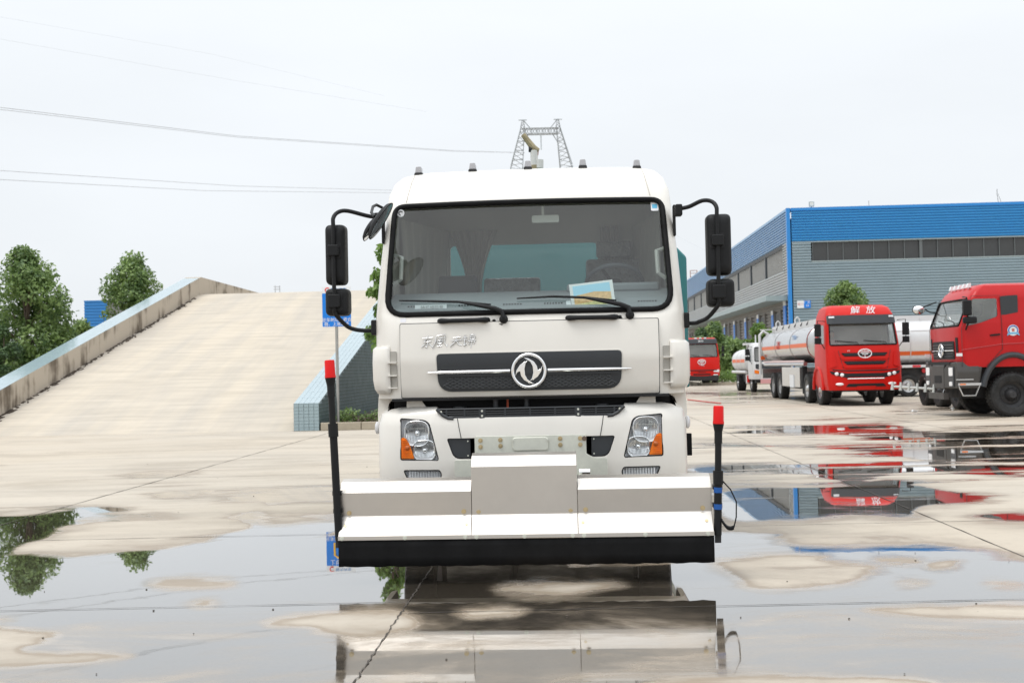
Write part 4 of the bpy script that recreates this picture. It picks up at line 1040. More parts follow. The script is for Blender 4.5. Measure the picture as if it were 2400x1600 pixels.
# lettering in chrome strokes: Dongfeng Tianjin, brush style
lz = 1.645
def brush(name, strokes, x0, z0, sc):
    m = MB()
    for st in strokes:
        P = [Vector((x0 + x * sc + z * sc * .16, FYH(x0, z0) - .018, z0 + z * sc)) for x, z in st]
        if len(P) > 2:
            Q = [P[0]]
            for i in range(len(P) - 1): Q += [P[i].lerp(P[i + 1], .5), P[i + 1]]
            P = Q
        rr = [.0022 + .0028 * math.sin(math.pi * (.15 + .7 * i / max(1, len(P) - 1))) for i in range(len(P))]
        m.tube(P, rr, 6)
    return m.build(name, CHROME, TK, smooth=60)
brush('letter', [[(-.42, .30), (.40, .36)], [(.05, .52), (-.28, -.02), (.32, .04)], [(.06, .22), (.04, -.46), (-.12, -.34)], [(-.12, -.14), (-.40, -.42)], [(.18, -.16), (.42, -.38)]], -.775, lz, .095)
brush('letter', [[(-.32, .42), (-.34, -.05), (-.52, -.46)], [(-.32, .42), (.30, .52), (.30, -.05), (.58, -.40), (.62, -.18)], [(-.12, .24), (.16, .26)], [(-.16, .08), (.16, .10), (.12, -.12), (-.16, -.12), (-.16, .08)], [(.0, .2), (.0, -.32)], [(-.18, -.34), (.2, -.28)]], -.675, lz, .105)
brush('letter', [[(-.30, .30), (.32, .36)], [(-.42, .06), (.44, .10)], [(.02, .34), (-.08, -.04), (-.48, -.42)], [(.0, .06), (.22, -.26), (.56, -.36)]], -.55, lz, .092)
brush('letter', [[(-.30, .52), (-.52, .18)], [(-.40, .30), (-.14, .30)], [(-.48, .10), (-.14, .12)], [(-.32, .30), (-.32, -.36), (-.12, -.22)], [(.24, .54), (.10, .44), (.08, .14), (.44, .16), (.44, .46), (.10, .44)], [(.1, .30), (.44, .30)], [(-.04, .0), (.58, .04)], [(.08, .0), (.06, -.30)], [(.08, .0), (.48, .02), (.46, -.26)], [(.27, .14), (.25, -.54)]], -.455, lz, .095)

# corner deflectors with louvres
def deflector(s):
    def FD(x, z):
        return FY(abs(x), z)
    t = MB()
    prof = [(.17, -.045), (.03, -.03), (.0, .0)]
    zz = [1.255, 1.29, 1.36, 1.50, 1.60, 1.625]; outs = [.006, .026, .036, .038, .034, .008]
    xs = [1.085, 1.12, 1.15, 1.18, 1.205, 1.22]; vs = []; fs = []
    base = [(x, FY(x, 1.45)) for x in (1.075, 1.11, 1.15, 1.185)] + [(1.212, .35), (1.213, .52), (1.2, .72)]
    for z, o in zip(zz, outs):
        for i, (x, yv) in enumerate(base):
            k = min(1, i / 2.0)
            vs.append((s * (x + o * min(1, i / 3)), yv - o * (1 if i < 4 else .3) * (.35 + .65 * k), z))
    n = len(base)
    fs = [(a * n + b_, a * n + b_ + 1, (a + 1) * n + b_ + 1, (a + 1) * n + b_) for a in range(len(zz) - 1) for b_ in range(n - 1)]
    o = t.add(vs, fs).build('corner_deflector', WHITE, TK, smooth=50)
    so_ = o.modifiers.new('thick', 'SOLIDIFY'); so_.thickness = .012
    for a in (1.30, 1.395, 1.495):
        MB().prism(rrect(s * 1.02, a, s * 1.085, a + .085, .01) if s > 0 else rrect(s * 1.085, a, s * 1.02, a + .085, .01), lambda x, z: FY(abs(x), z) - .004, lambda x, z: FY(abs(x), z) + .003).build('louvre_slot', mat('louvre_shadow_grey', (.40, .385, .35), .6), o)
        MB().bb((s * 1.02, FY(1.05, a) - .022, a - .006), (s * 1.09, FY(1.05, a) + .02, a + .003)).build('louvre', WHITE, o, smooth=0)
    # lower corner of the cab running down behind the bumper
    pts = rpoly([(1.206, 1.24), (1.216, 1.08), (1.207, .92), (1.190, .87), (1.172, .95), (1.145, 1.10), (1.12, 1.185), (1.06, 1.212), (1.06, 1.24)], .02)
    MB().prism(mir(pts, s), .33, .60).build('cab_corner', WHITE, TK, bevel=.01)
    MB().bb((s * 1.10, .62, .62), (s * 1.20, 1.9, 1.25)).build('step_panel', WHITE, TK, smooth=0, bevel=.02)
    # marker lamp on the flank
    MB().ball((s * 1.215, .30, .985), .05, (.42, .8, 1.0)).build('side_marker', mat('frosted_lens', (.72, .72, .74), .25, coat=.5), TK)
    MB().bb((s * 1.205, .55, .55), (s * 1.225, .70, 1.06)).build('side_trim', mat('aluminium_trim', (.6, .6, .6), .4, .8), TK, smooth=0)
both(deflector)
MB().bb((1.22, .72, .69), (1.29, .76, .87)).build('mud_flap', RUBBER, TK, smooth=0, bevel=.004)

# dark gap between flap and bumper
MB().bb((-1.19, .615, .5), (1.19, .65, 1.24)).build('wheel_arch', DARK, TK, smooth=0)
MB().bb((-1.08, .30, .95), (1.08, .34, 1.30)).build('firewall', DARK, TK, smooth=0)
MB().bb((-1.06, .08, 1.195), (1.06, .60, 1.215)).build('cab_floor', DARK, TK, smooth=0)
for s in (-1, 1):
    MB().prism([(s * .96, 1.215), (s * .86, 1.215), (s * .80, 1.13), (s * .965, 1.10)], .18, .19).build('hinge_bracket', WHITE, TK, smooth=0)
    MB().cyl((s * .55, .2, 1.12), (s * .55, .2, 1.145), .05, n=16).build('buffer', GRAPH, TK)
    MB().cyl((s * .12 - .15, .18, 1.08), (s * .12 - .15, .18, 1.21), .02).build('pipe', GRAPH, TK)
MB().bb((-.185, .2, 1.09), (-.17, .22, 1.2)).build('red_hose', mat('orange_hose', (.55, .09, .03), .5), TK, smooth=0)

# bumper
BS = [(.34, 1.16, .05, .55, .20, .05), (.40, 1.195, .02, .60, .22, .05), (.70, 1.205, .0, .62, .24, .055), (1.00, 1.205, .005, .62, .25, .06), (1.09, 1.19, .03, .62, .26, .06), (1.13, 1.155, .06, .62, .27, .06), (1.147, 1.11, .11, .60, .27, .05)]
FB = front_fn(BS)
bump = loft(BS).build('bumper', WHITE, TK)
HL = rpoly([(-.998, 1.062), (-.998, .750), (-.702, .742), (-.770, 1.020), (-.810, 1.047)], [.012, .015, .02, .03, .05], 4)
TOW = rpoly([(-.640, .908), (-.585, .752), (-.40, .752), (-.40, .908)], [.02, .05, .01, .01], 4)
FOG = rpoly([(-.975, .668), (-.93, .560), (-.70, .560), (-.685, .640), (-.70, .668)], .012)
cut = []
slot = [(-.78, 1.3), (-.735, 1.15), (-.66, 1.075), (-.60, 1.062), (.60, 1.062), (.66, 1.075), (.735, 1.15), (.78, 1.3)]
cut.append(MB().prism(rpoly(slot, .05), -.5, .9).build('t', WHITE, TK))
cut.append(MB().bb((-1.12, .22, .2), (1.12, .8, 1.2)).build('t', DARK, TK, smooth=0))
for s in (-1, 1):
    for pl, m_ in ((HL, REFL), (TOW, DARK), (FOG, REFL)): cut.append(MB().prism(mir(pl, s), -.5, .35).build('t', m_, TK))
boolean(bump, cut)
bb_ = bump.modifiers.new('bevel', 'BEVEL'); bb_.width = .006; bb_.segments = 2; bb_.limit_method = 'ANGLE'; bb_.angle_limit = R(45)
both(lambda s: MB().tube([(s * .555, FB(.555, 1.06) - .001, 1.058), (s * .545, FB(.54, 1.0), 1.0), (s * .528, FB(.52, .915) - .001, .910)], .003, 5).build('bumper_seam', WHITE_SEAM, TK))
MB().tube([(x, FB(x, 1.058) - .0, .985) for x in [-1.16 + i * .04 for i in range(59)]], .002, 4).build('bumper_crease', mat('white_crease', (.66, .64, .59), .4), TK)
# black air intake along the top of the bumper
MB().bb((-.6, .20, .95), (.6, .22, 1.10)).build('intake_back', DARK, TK, smooth=0)
FI = lambda x, z: .02 + .055 * (x / .96) ** 2
it = conform(rpoly([(-.735, 1.128), (-.655, 1.068), (-.60, 1.056), (.60, 1.056), (.655, 1.068), (.735, 1.128)], .03), FI, .02, .03, .05).build('intake_grille', DARK, TK)
m = MB()
for z, r_ in ((1.128, .008), (1.108, .004), (1.092, .004), (1.076, .004), (1.060, .009)):
    w_ = .585 + (z - 1.056) * 1.7; m.tube([(-w_ + 2 * w_ * i / 20, FI(-w_ + 2 * w_ * i / 20, z) + .012, z) for i in range(21)], r_, 6)
for x in (-.64, -.50, -.385, -.345, -.19, 0, .19, .345, .385, .50, .64): m.bb((x - .006, FI(x, 1) + .006, 1.058), (x + .006, FI(x, 1) + .018, 1.128))
for x in (-.365, .365): m.bb((x - .02, FI(x, 1) + .002, 1.056), (x + .02, FI(x, 1) + .014, 1.13))
for s in (-1, 1):
    P_ = [(.585, 1.058), (.625, 1.062), (.668, 1.085), (.70, 1.118), (.715, 1.130)]
    m.tube([(s * x, FI(x, z) + .004, z) for x, z in P_], .014, 6)
m.build('intake_slats', GRAPH, it, smooth=0)
for x, z in ((-.365, 1.112), (-.365, 1.075), (.365, 1.112), (.365, 1.075), (-.68, 1.11), (.68, 1.11)):
    MB().cyl((x, FI(x, z) + .004, z), (x, FI(x, z) - .006, z), .0085, n=8).build('bolt', GALV, it)
# head lamps
def lamp(s):
    h = bpy.data.objects.new('headlight', None); COL.objects.link(h); h.parent = TK; h['label'] = 'clear headlight with amber indicator'
    FBs = lambda x, z: FB(x, z)
    MB().prism(mir(HL, s), lambda x, z: FB(x, z) + .062, lambda x, z: FB(x, z) + .072).build('housing', REFL, h, smooth=0)
    # two reflector bowls
    for cx, cz, rx, rz in ((-.872, .948, .092, .092), (-.815, .818, .082, .075)):
        mb = MB(); n = 24; vs = []
        rings = ((1.0, .02), (.86, .045), (.6, .068), (.3, .08), (.05, .083))
        for rr, dy in rings:
            for k in range(n):
                a = 2 * math.pi * k / n; e = abs(math.cos(a)) ** 3 + abs(math.sin(a)) ** 3; q = rr / (e ** (1 / 3))
                vs.append((s * (cx + rx * q * math.cos(a)), FB(cx + rx * q * math.cos(a), cz) + dy * .7, cz + rz * q * math.sin(a)))
        mb.add(vs, [(i * n + k, i * n + (k + 1) % n, (i + 1) * n + (k + 1) % n, (i + 1) * n + k) for i in range(len(rings) - 1) for k in range(n)])
        mb.build('reflector', REFL, h, smooth=20)
        mb = MB()
        for k in range(-7, 8):              # vertical flutes in the reflector
            x = cx + k * rx * .125; hh = rz * .9 * math.sqrt(max(0, 1 - (k / 8) ** 2))
            dy = FB(x, cz) - FB(cx, cz) + .012 + .03 * (1 - (k / 8) ** 2)
            mb.cyl((s * x, FB(cx, cz) + dy - .014, cz + hh * (.9 if cz > .9 else .8)), (s * x, FB(cx, cz) + dy, cz + hh * .12), rx * .04, n=5)
            mb.cyl((s * x, FB(cx, cz) + dy - .014, cz - hh * .85), (s * x, FB(cx, cz) + dy, cz - hh * .25), rx * .035, n=5)
        mb.build('flutes', CHROME, h, smooth=30)
        MB().ball((s * cx, FB(cx, cz) + .045, cz), .024, (1, 1.2, 1)).build('bulb_cap', CHROME, h)
        mb = MB(); pts = []
        for k in range(28):
            a = 2 * math.pi * k / 28; e = (abs(math.cos(a)) ** 3 + abs(math.sin(a)) ** 3) ** (1 / 3)
            pts.append((s * (cx + rx * 1.03 / e * math.cos(a)), FB(cx + rx * 1.03 / e * math.cos(a), cz) + .010, cz + rz * 1.03 / e * math.sin(a)))
        mb.tube(pts, .004, 6, closed=True); mb.build('lamp_rim', CHROME, h)
    ind = rpoly([(-.992, .757), (-.992, .922), (-.955, .912), (-.925, .86), (-.893, .757)], [.01, .02, .03, .03, .01])
    conform(mir(ind, s), FBs, -.001, .02, .04).build('turn_signal', AMBER, h, bevel=.003)
    MB().ball((s * -.945, FB(.94, .84) + .006, .84), .022).build('bulb_cap', mat('amber_bulb', (.5, .12, .02), .3), h)
    mb = MB()
    for k in range(9):
        z = .768 + k * .016
        mb.bb((s * -.985, FB(.95, z) - .006, z), (s * -(.905 + (z - .757) * .3), FB(.95, z) + .004, z + .004))
    mb.build('signal_ribs', AMBER, h, smooth=0)
    conform(mir(HL, s), FBs, .004, .008, .06, True).build('lens', CLEAR, h)
    pts = [(s * x, FB(abs(x), z) + .004, z) for x, z in HL]
    MB().tube(pts, .0055, 6, closed=True).build('lamp_gasket', BLACKP, h)
    f = bpy.data.objects.new('fog_light', None); COL.objects.link(f); f.parent = TK
    MB().prism(mir(FOG, s), lambda x, z: FB(x, z) + .05, lambda x, z: FB(x, z) + .06).build('housing', REFL, f, smooth=0)
    mb = MB()
    for k in range(12): mb.cyl((s * (-.93 + k * .021), FB(.8, .62) + .02, .575), (s * (-.93 + k * .021), FB(.8, .62) + .02, .660), .006, n=5)
    mb.build('flutes', REFL, f)
    conform(mir(FOG, s), FBs, .004, .008, .06, True).build('lens', CLEAR, f)
    MB().tube([(s * x, FB(abs(x), z) + .002, z) for x, z in FOG], .005, 6, closed=True).build('lamp_gasket', BLACKP, f)
    # tow hook covers
    tw = rpoly([(-.636, .903), (-.582, .757), (-.46, .757), (-.46, .903)], [.02, .05, .01, .01], 4)
    tc_ = conform(mir(tw, s), FBs, .018, .03, .05).build('tow_cover', GRAPH, TK, bevel=.004)
    for z in (.885, .775): MB().cyl((s * -.478, FB(.48, z) + .02, z), (s * -.478, FB(.48, z) + .012, z), .006, n=8).build('bolt', GALV, tc_)
both(lamp)

# galvanised mounting plate with bolts
pf = rpoly([(-.405, .925), (-.405, .75), (-.575, .75), (-.575, .50), (-.40, .44), (.40, .44), (.575, .50), (.575, .75), (.475, .75), (.405, .79), (.405, .925)], [.01, .0, .02, .02, .01, .01, .02, .02, .03, .03, .01])
pl = MB().prism(pf, -.05, -.042).build('mounting_plate', GALV, TK, bevel=.002)
pnl = MB().prism(rrect(-.135, .812, .135, .912, .03), -.062, -.05).build('centre_plate', GALV, pl, bevel=.004)
for x, z in ((-.375, .893), (-.375, .845), (-.225, .895), (-.225, .85), (.225, .897), (.225, .85), (.375, .897), (.375, .85)):
    b_ = MB(); b_.cyl((x, -.05, z), (x, -.056, z), .017, n=16); b_.cyl((x, -.056, z), (x, -.066, z), .0115, n=6); b_.cyl((x, -.066, z), (x, -.072, z), .006, n=8)
    b_.build('bolt', ZINC, pl, smooth=30)
for x in (-.13, .13): MB().cyl((x, -.06, .892), (x, -.075, .892), .008, n=8).build('bolt', GALV, pl)
for s in (-1, 1):
    MB().bb((s * .40, -.04, .60), (s * .42, .15, .92)).build('side_plate', GALV, TK, smooth=0)
    MB().prism([(s * .43, .45), (s * .53, .45), (s * .53, .585), (s * .505, .62), (s * .45, .62)], -.055, -.051).build('plate_hole', DARK, pl)
    MB().cyl((s * .34, -.05, .55), (s * .34, -.75, .60), .045, n=14).build('bar_arm', GALV, TK)
MB().cyl((.36, -.2, .66), (.44, -.2, .66), .025, n=12).build('pivot_pin', CHROME, TK)
MB().cyl((.405, -.06, .895), (.405, -.02, .895), .018, n=10).build('plate_bung', mat('rusty_bolt', (.16, .11, .08), .6), TK)

# spray bar across the front
BX = -.018
def bar_profile(top_, mid):
    return [(-.74, top_ - .004), (-.80, top_ + .0), (-.86, top_ - .016), (-.925, mid), (-.912, .452), (-1.0, .330), (-1.0, .304), (-.99, .304), (-.895, .44), (-.91, mid - .01), (-.74, top_ - .02)]
sb = bpy.data.objects.new('spray_bar', None); COL.objects.link(sb); sb.parent = TK
for nm, x0, x1, tp, md, dy in (('side_hood', BX - 1.25, BX - .3575, .695, .612, 0), ('side_hood', BX + .3585, BX + 1.25, .695, .612, 0), ('centre_hood', BX - .3545, BX + .3555, .858, .775, -.006)):
    MB().prism([(y + dy, z) for y, z in bar_profile(tp, md)], x0, x1, 'yz').build(nm, STEEL, sb, smooth=0, bevel=.003)
    bm_ = MB(); bm_.prism([(-.99, .30), (-.89, .43), (-.90 + dy, md - .02), (-.80 + dy, tp - .02), (-.70, tp - .03), (-.70, .30)], x0 + .004, x1 - .004, 'yz')
    bm_.build('hood_body', mat('hood_inner', (.3, .3, .3), .6, .6), sb, smooth=0)
MB().bb((BX - 1.252, -1.004, .303), (BX + 1.252, -.985, .331)).build('rubber_clamp', STEEL, sb, smooth=0, bevel=.002)
m = MB(); nx = 60; vs = []
for k in range(nx + 1):
    x = BX - 1.252 + 2.504 * k / nx
    for j in range(4): vs.append((x, -.992 + .006 * math.sin(k * .9) * j / 3 + .004 * math.sin(k * 2.3 + 1) * j / 3, .318 - j * .0645 + (.003 * math.sin(k * 1.7) if j == 3 else 0)))
m.add(vs, [(k * 4 + j, k * 4 + j + 1, k * 4 + j + 5, k * 4 + j + 4) for k in range(nx) for j in range(3)])
rb = m.build('rubber_flap', RUBBER, sb, smooth=60); s_ = rb.modifiers.new('thick', 'SOLIDIFY'); s_.thickness = .012
def bolt(x, y, z, m_=ZINC, r=.011, nrm=(0, -1, 0)):
    p = Vector((x, y, z)); n_ = Vector(nrm).normalized()
    b_ = MB(); b_.cyl(p, p + n_ * .003, r * 1.5, n=14); b_.cyl(p + n_ * .003, p + n_ * .010, r, n=6); b_.build('bolt', m_, sb, smooth=30)
up_n = (0, -.76, .65)
for x in (BX - 1.19, BX - .41, BX - .31, BX + .31, BX + .41, BX + 1.19):
    bolt(x, -.916, .475, ZINC); t = .45; bolt(x + (.02 if x < BX else -.02) * (-1 if abs(x - BX) > 1 else 1), -.948, .390, ZINC, nrm=up_n)
for x in (BX - 1.225, BX - .80, BX - .395, BX - .32, BX, BX + .32, BX + .395, BX + .80, BX + 1.21): bolt(x, -1.004, .317, GALV, .010)

# beacon poles
def beacon(name_lab, base, topz, topx, lean, bands, cable):
    h = bpy.data.objects.new('beacon_pole', None); COL.objects.link(h); h.parent = TK; h['label'] = name_lab
    b0 = Vector(base); t0 = Vector((topx, base[1] + .0, topz)); dv = (t0 - b0); L_ = dv.length; u = dv.normalized()
    P = lambda f: b0 + u * f
    MB().cyl(P(0), P(L_ - .36), .026, n=14).build('lower_tube', BLACKP, h)
    MB().cyl(P(L_ - .40), P(L_ - .31), .034, n=16).build('collar', BLACKP, h)
    MB().cyl(P(L_ - .33), P(L_ - .07), .022, n=14).build('upper_tube', BLACKP, h)
    MB().cyl(P(L_ - .055), P(L_), .026, .037, n=18).build('lamp_base', BLACKP, h)
    MB().cyl(P(L_ - .13), P(L_ - .055), .026, n=14).build('lamp_stem', BLACKP, h)
    mb = MB(); mb.lathe([(.0375, 0), (.0375, .012), (.0355, .02), (.034, .112), (.030, .119), (.0, .121)], P(L_), u, 24, closed=False); mb.build('beacon_lens', REDLENS, h, smooth=35)
    for f in bands: MB().cyl(P(f), P(f + .035), .0285, n=14).build('blue_tape', mat('blue_tape', (.01, .10, .38), .4), h)
    for f in (.18, .30):
        MB().bb(tuple(P(f) + Vector((-.03, .0, 0))), tuple(P(f) + Vector((.03, .06, .03)))).build('pole_clamp', BLACKP, h, smooth=0)
    MB().prism([(b0.x - .02, .25), (b0.x + .02, .25), (b0.x + .025, .46), (b0.x - .02, .46)], -.97, -.955).build('bracket', CHASS, h)
    if cable:
        mb = MB(); mb.tube([P(.36) + Vector((.026, -.01, 0)), P(.30) + Vector((.08, -.02, 0)), P(.22) + Vector((.118, -.02, 0)), P(.12) + Vector((.118, -.02, 0)), P(.05) + Vector((.105, -.01, 0))], .005, 6); mb.build('cable', BLACKP, h)
        pts = []
        for k in range(140):
            f = k / 139; a = f * 36 * 2; c = P(.05) + Vector((.105 - .085 * f, -.01, -.03 * math.sin(f * 3.1) + f * .06))
            pts.append(c + Vector((0, .012 * math.cos(a), .012 * math.sin(a))))
        MB().tube(pts, .004, 5).build('coiled_cable', BLACKP, h)
beacon('black pole leaning left with a red beacon', (-1.272, -.955, .30), 1.395, -1.312, 0, (), False)
beacon('upright black pole with blue tape and a red beacon', (1.262, -.955, .30), 1.035, 1.285, 0, (.17, .28), True)

# door mirrors
def mirror(s):
    zo = 0
    h = bpy.data.objects.new('mirror', None); COL.objects.link(h); h.parent = TK; h['label'] = 'tall door mirror over a square one on a black tube'
    X = 1.515 if s < 0 else 1.465
    arm = [(1.19, .36, 2.655), (1.27, .33, 2.665), (X - .10, .27, 2.70), (X - .03, .25, 2.69), (X, .20, 2.64), (X, .185, 2.56), (X, .18, 2.3), (X, .18, 1.95), (X, .185, 1.90), (X - .02, .20, 1.86), (X - .08, .26, 1.79), (X - .14, .28, 1.763), (1.29, .30, 1.752), (1.18, .33, 1.752)]
    A_ = [Vector((s * a, b_, c)) for a, b_, c in arm]
    sm = []
    for i in range(len(A_) - 1):
        p0, p1, p2, p3 = A_[max(i - 1, 0)], A_[i], A_[i + 1], A_[min(i + 2, len(A_) - 1)]
        for k in range(5):
            t = k / 5; sm.append(.5 * (2 * p1 + (p2 - p0) * t + (2 * p0 - 5 * p1 + 4 * p2 - p3) * t * t + (3 * p1 - p0 - 3 * p2 + p3) * t ** 3))
    sm.append(A_[-1]); MB().tube(sm, .0165, 10).build('mirror_arm', BLACKP, h, smooth=60)
    MB().bb((s * 1.185, .25, 1.715), (s * 1.245, .42, 1.835)).build('arm_mount', BLACKP, h, smooth=0, bevel=.012)
    MB().bb((s * 1.165, .33, 2.60), (s * 1.22, .43, 2.69)).build('arm_mount', BLACKP, h, smooth=0, bevel=.01)
    MB().bb((s * 1.155, .42, 2.45), (s * 1.175, .50, 2.70)).build('hinge_cover', BLACKP, h, smooth=0, bevel=.01)
    def head(x0, x1, z0, z1, cz, cw_, chh):
        # shell: rounded block, back (towards camera) domed
        poly = rrect(x0, z0, x1, z1, .045, 5); cx_, cz_ = (x0 + x1) / 2, (z0 + z1) / 2
        mb = MB(); n = len(poly); vs = []
        lay = ((1.0, .06), (1.0, .0), (.975, -.03), (.90, -.052), (.70, -.066), (.35, -.072))
        for sc_, dy in lay:
            for a, b_ in poly:
                vs.append((cx_ + (a - cx_) * (1 - (1 - sc_)), .27 + dy, cz_ + (b_ - cz_) * (1 - (1 - sc_) * .5)))
        fs = [(i * n + k, i * n + (k + 1) % n, (i + 1) * n + (k + 1) % n, (i + 1) * n + k) for i in range(len(lay) - 1) for k in range(n)]
        fs += [tuple(range(n)), tuple(range((len(lay) - 1) * n, len(lay) * n))]
        o = mb.add(vs, fs).build('mirror_head', BLACKP, h, smooth=50)
        return o
    def q(a): return s * a
    xa, xb = X - .085, X + .085
    for (x0, x1, z0, z1, zc_, w_, hh) in (((1.43 if s < 0 else 1.39), (1.593 if s < 0 else 1.58), 2.115, 2.592, 2.38, .07, .07), ((1.41 if s < 0 else 1.385), (1.60 if s < 0 else 1.597), 1.872, 2.087, 1.985, .075, .085)):
        head(min(q(x0), q(x1)), max(q(x0), q(x1)), z0, z1, zc_, w_, hh)
        cx_ = s * X
        MB().prism(rrect(cx_ - w_ * .8, zc_ - hh * .85, cx_ + w_ * .8, zc_ + hh * .85, .015), .2, .190).build('clamp_recess', DARK, h)
        MB().prism(rrect(cx_ - w_ * .62, zc_ - hh * .6, cx_ + w_ * .62, zc_ + hh * .6, .012), .21, .150).build('mirror_clamp', BLACKP, h, bevel=.006)
        MB().bb((min(q(x0), q(x1)) + .015, .331, z0 + .02), (max(q(x0), q(x1)) - .015, .334, z1 - .02)).build('mirror_glass', CHROME, h, smooth=0)
both(mirror)
# convex front mirror and kerb mirror at the near-side corner
cm = bpy.data.objects.new('convex_mirror', None); COL.objects.link(cm); cm.parent = TK
MB().tube([(-1.165, .42, 2.74), (-1.20, .36, 2.755), (-1.215, .28, 2.73), (-1.20, .12, 2.66), (-1.15, -.02, 2.61)], .012, 8).build('bracket', BLACKP, cm)
def dish(c, ln, wd, th, tilt, yaw_):
    Q = Matrix.Rotation(yaw_, 3, 'Z') @ Matrix.Rotation(tilt, 3, 'Y'); c = Vector(c)
    def cap(h, s_, lay):
        mb = MB(); n = 28; vs = []
        for sc_, d_ in lay:
            for k in range(n):
                a = 2 * math.pi * k / n; vs.append(c + Q @ Vector((-d_ * h, wd * s_ * sc_ * math.cos(a), ln * s_ * sc_ * math.sin(a))))
        m_ = len(lay); return mb.add(vs, [(i * n + k, i * n + (k + 1) % n, (i + 1) * n + (k + 1) % n, (i + 1) * n + k) for i in range(m_ - 1) for k in range(n)] + [tuple(range(n))])
    cap(th, 1, ((.2, 1), (.6, .9), (.85, .6), (.97, .2), (1, 0), (.95, -.08))).build('mirror_head', BLACKP, cm, smooth=60)
    cap(th, .94, ((.05, -.30), (.4, -.26), (.75, -.14), (1, -.02))).build('mirror_glass', CHROME, cm, smooth=60)
dish((-1.10, -.03, 2.57), .165, .10, .045, R(34), R(-5))
dish((-1.185, .04, 2.525), .115, .085, .035, R(34), R(-3))
# roof lamps
for x, z in ((-.912, 3.058), (-.46, 3.075), (0, 3.08), (.455, 3.078), (.90, 3.06)):
    h = bpy.data.objects.new('roof_lamp', None); COL.objects.link(h); h.parent = TK; h.location = (x, .82, z - .008)
    MB().prism(rpoly([(-.036, 0), (.036, 0), (.033, .022), (-.033, .022)], .004), -.06, .06).build('lamp_base', CHASS, h, smooth=0)
    MB().prism(rpoly([(-.031, .022), (.031, .022), (.022, .078), (-.022, .078)], .010), -.05, .05).build('lamp_lens', mat('smoky_roof_lens', (.42, .42, .44), .2, coat=.4), h, bevel=.006)
# wipers and grab handles
def wiper(px, pz_, tx, tz):
    h = bpy.data.objects.new('wiper', None); COL.objects.link(h); h.parent = TK
    yy = lambda x, z, o: FY(x, max(z, 1.87)) - o
    MB().ball((px, FY(px, pz_) - .03, pz_), .034, (1, .8, 1)).build('pivot_cap', BLACKP, h)
    e = (px - .33, pz_ + .135)
    MB().tube([(px, FY(px, pz_) - .045, pz_ + .01), (px - .01, FY(px, 1.85) - .05, pz_ + .06), (px - .07, yy(px, 1.88, .05), pz_ + .085), (px - .20, yy(px, pz_ + .11, .045), pz_ + .113), e and (e[0], yy(e[0], e[1], .04), e[1] + .005)], [.017, .02, .019, .014, .009], 8).build('arm', BLACKP, h)
    MB().tube([(px - .10, yy(px, tz - .05, .024), pz_ + .118), (px - .35, yy(px - .35, tz - .01, .034), pz_ + .145), (px - .58, yy(px - .58, tz, .03), pz_ + .158), (tx, yy(tx, tz, .022), tz)], [.007, .011, .010, .006], 6).build('blade', BLACKP, h)
    MB().ball((px - .075, FY(px, pz_) - .012, pz_ - .01), .014).build('washer_jet', BLACKP, h)
    MB().tube([(px - .075, FY(px, pz_) - .014, pz_ - .01), (px - .045, FY(px, pz_) - .02, pz_ - .035), (px - .01, FY(px, pz_) - .03, pz_ - .04)], .005, 5).build('washer_hose', BLACKP, h)
wiper(-.185, 1.805, -1.005, 1.975); wiper(.775, 1.815, -.085, 1.965)
for x0, x1 in ((-.68, -.305), (.30, .675)):
    zz = 1.803
    MB().tube([(x0, FY(x0, zz) - .01, zz), (x0 + .02, FY(x0, zz) - .045, zz), (x0 + .08, FY(x0, zz) - .05, zz), (x1 - .08, FY(x1, zz) - .05, zz), (x1 - .02, FY(x1, zz) - .045, zz), (x1, FY(x1, zz) - .01, zz)], [.020, .022, .018, .018, .022, .020], 10).build('grab_handle', BLACKP, TK, smooth=60)

# interior
MB().prism([(.20, 1.78), (.20, 1.90), (.34, 1.965), (.70, 2.06), (.86, 2.04), (.90, 1.55)], -1.13, 1.13, 'yz').build('dashboard', DASH, TK, smooth=0, bevel=.02)
m = MB()
for x in (-.95, -.55, -.2, .12, .45, .85):
    for k in range(7): m.bb((x + k * .022, .255, 1.922), (x + k * .022 + .012, .285, 1.936))
m.build('air_vents', DARK, TK, smooth=0)
MB().prism(rrect(.30, 2.03, 1.05, 2.105, .03), .60, .86).build('instrument_hood', DASH, TK, bevel=.02)
wh = bpy.data.objects.new('steering_wheel', None); COL.objects.link(wh); wh.parent = TK; wh.location = (.70, .95, 2.12); wh.rotation_euler = (R(-38), 0, 0)
MB().tube([(.235 * math.cos(a * math.pi / 20), .235 * math.sin(a * math.pi / 20), 0) for a in range(40)], .018, 8, closed=True).build('wheel_rim', mat('wheel_grey', (.10, .11, .12), .5), wh)
MB().cyl((0, 0, -.04), (0, 0, .0), .07, n=14).build('hub', BLACKP, wh)
for a in (0, 2.1, 4.2): MB().cyl((0, 0, -.02), (.23 * math.cos(a), .23 * math.sin(a), 0), .015).build('spoke', BLACKP, wh)
def seat(x, w_, wrap, top=2.24, head=False):
    h = bpy.data.objects.new('seat', None); COL.objects.link(h); h.parent = TK
    MB().prism(rpoly([(1.22, 1.62), (1.70, 1.62), (1.74, 1.76), (1.22, 1.80)], .04), x - w_ / 2, x + w_ / 2, 'yz').build('cushion', FILM if wrap else SEAT, h, bevel=.03)
    MB().prism(rpoly([(1.62, 1.75), (1.76, 1.75), (1.90, top), (1.78, top + .02)], .05), x - w_ / 2, x + w_ / 2, 'yz').build('backrest', FILM if wrap else SEAT, h, bevel=.04)
    if head: MB().prism(rpoly([(1.80, 2.43), (1.90, 2.43), (1.92, 2.58), (1.83, 2.58)], .03), x - .16, x + .16, 'yz').build('headrest', FILM, h, bevel=.03)
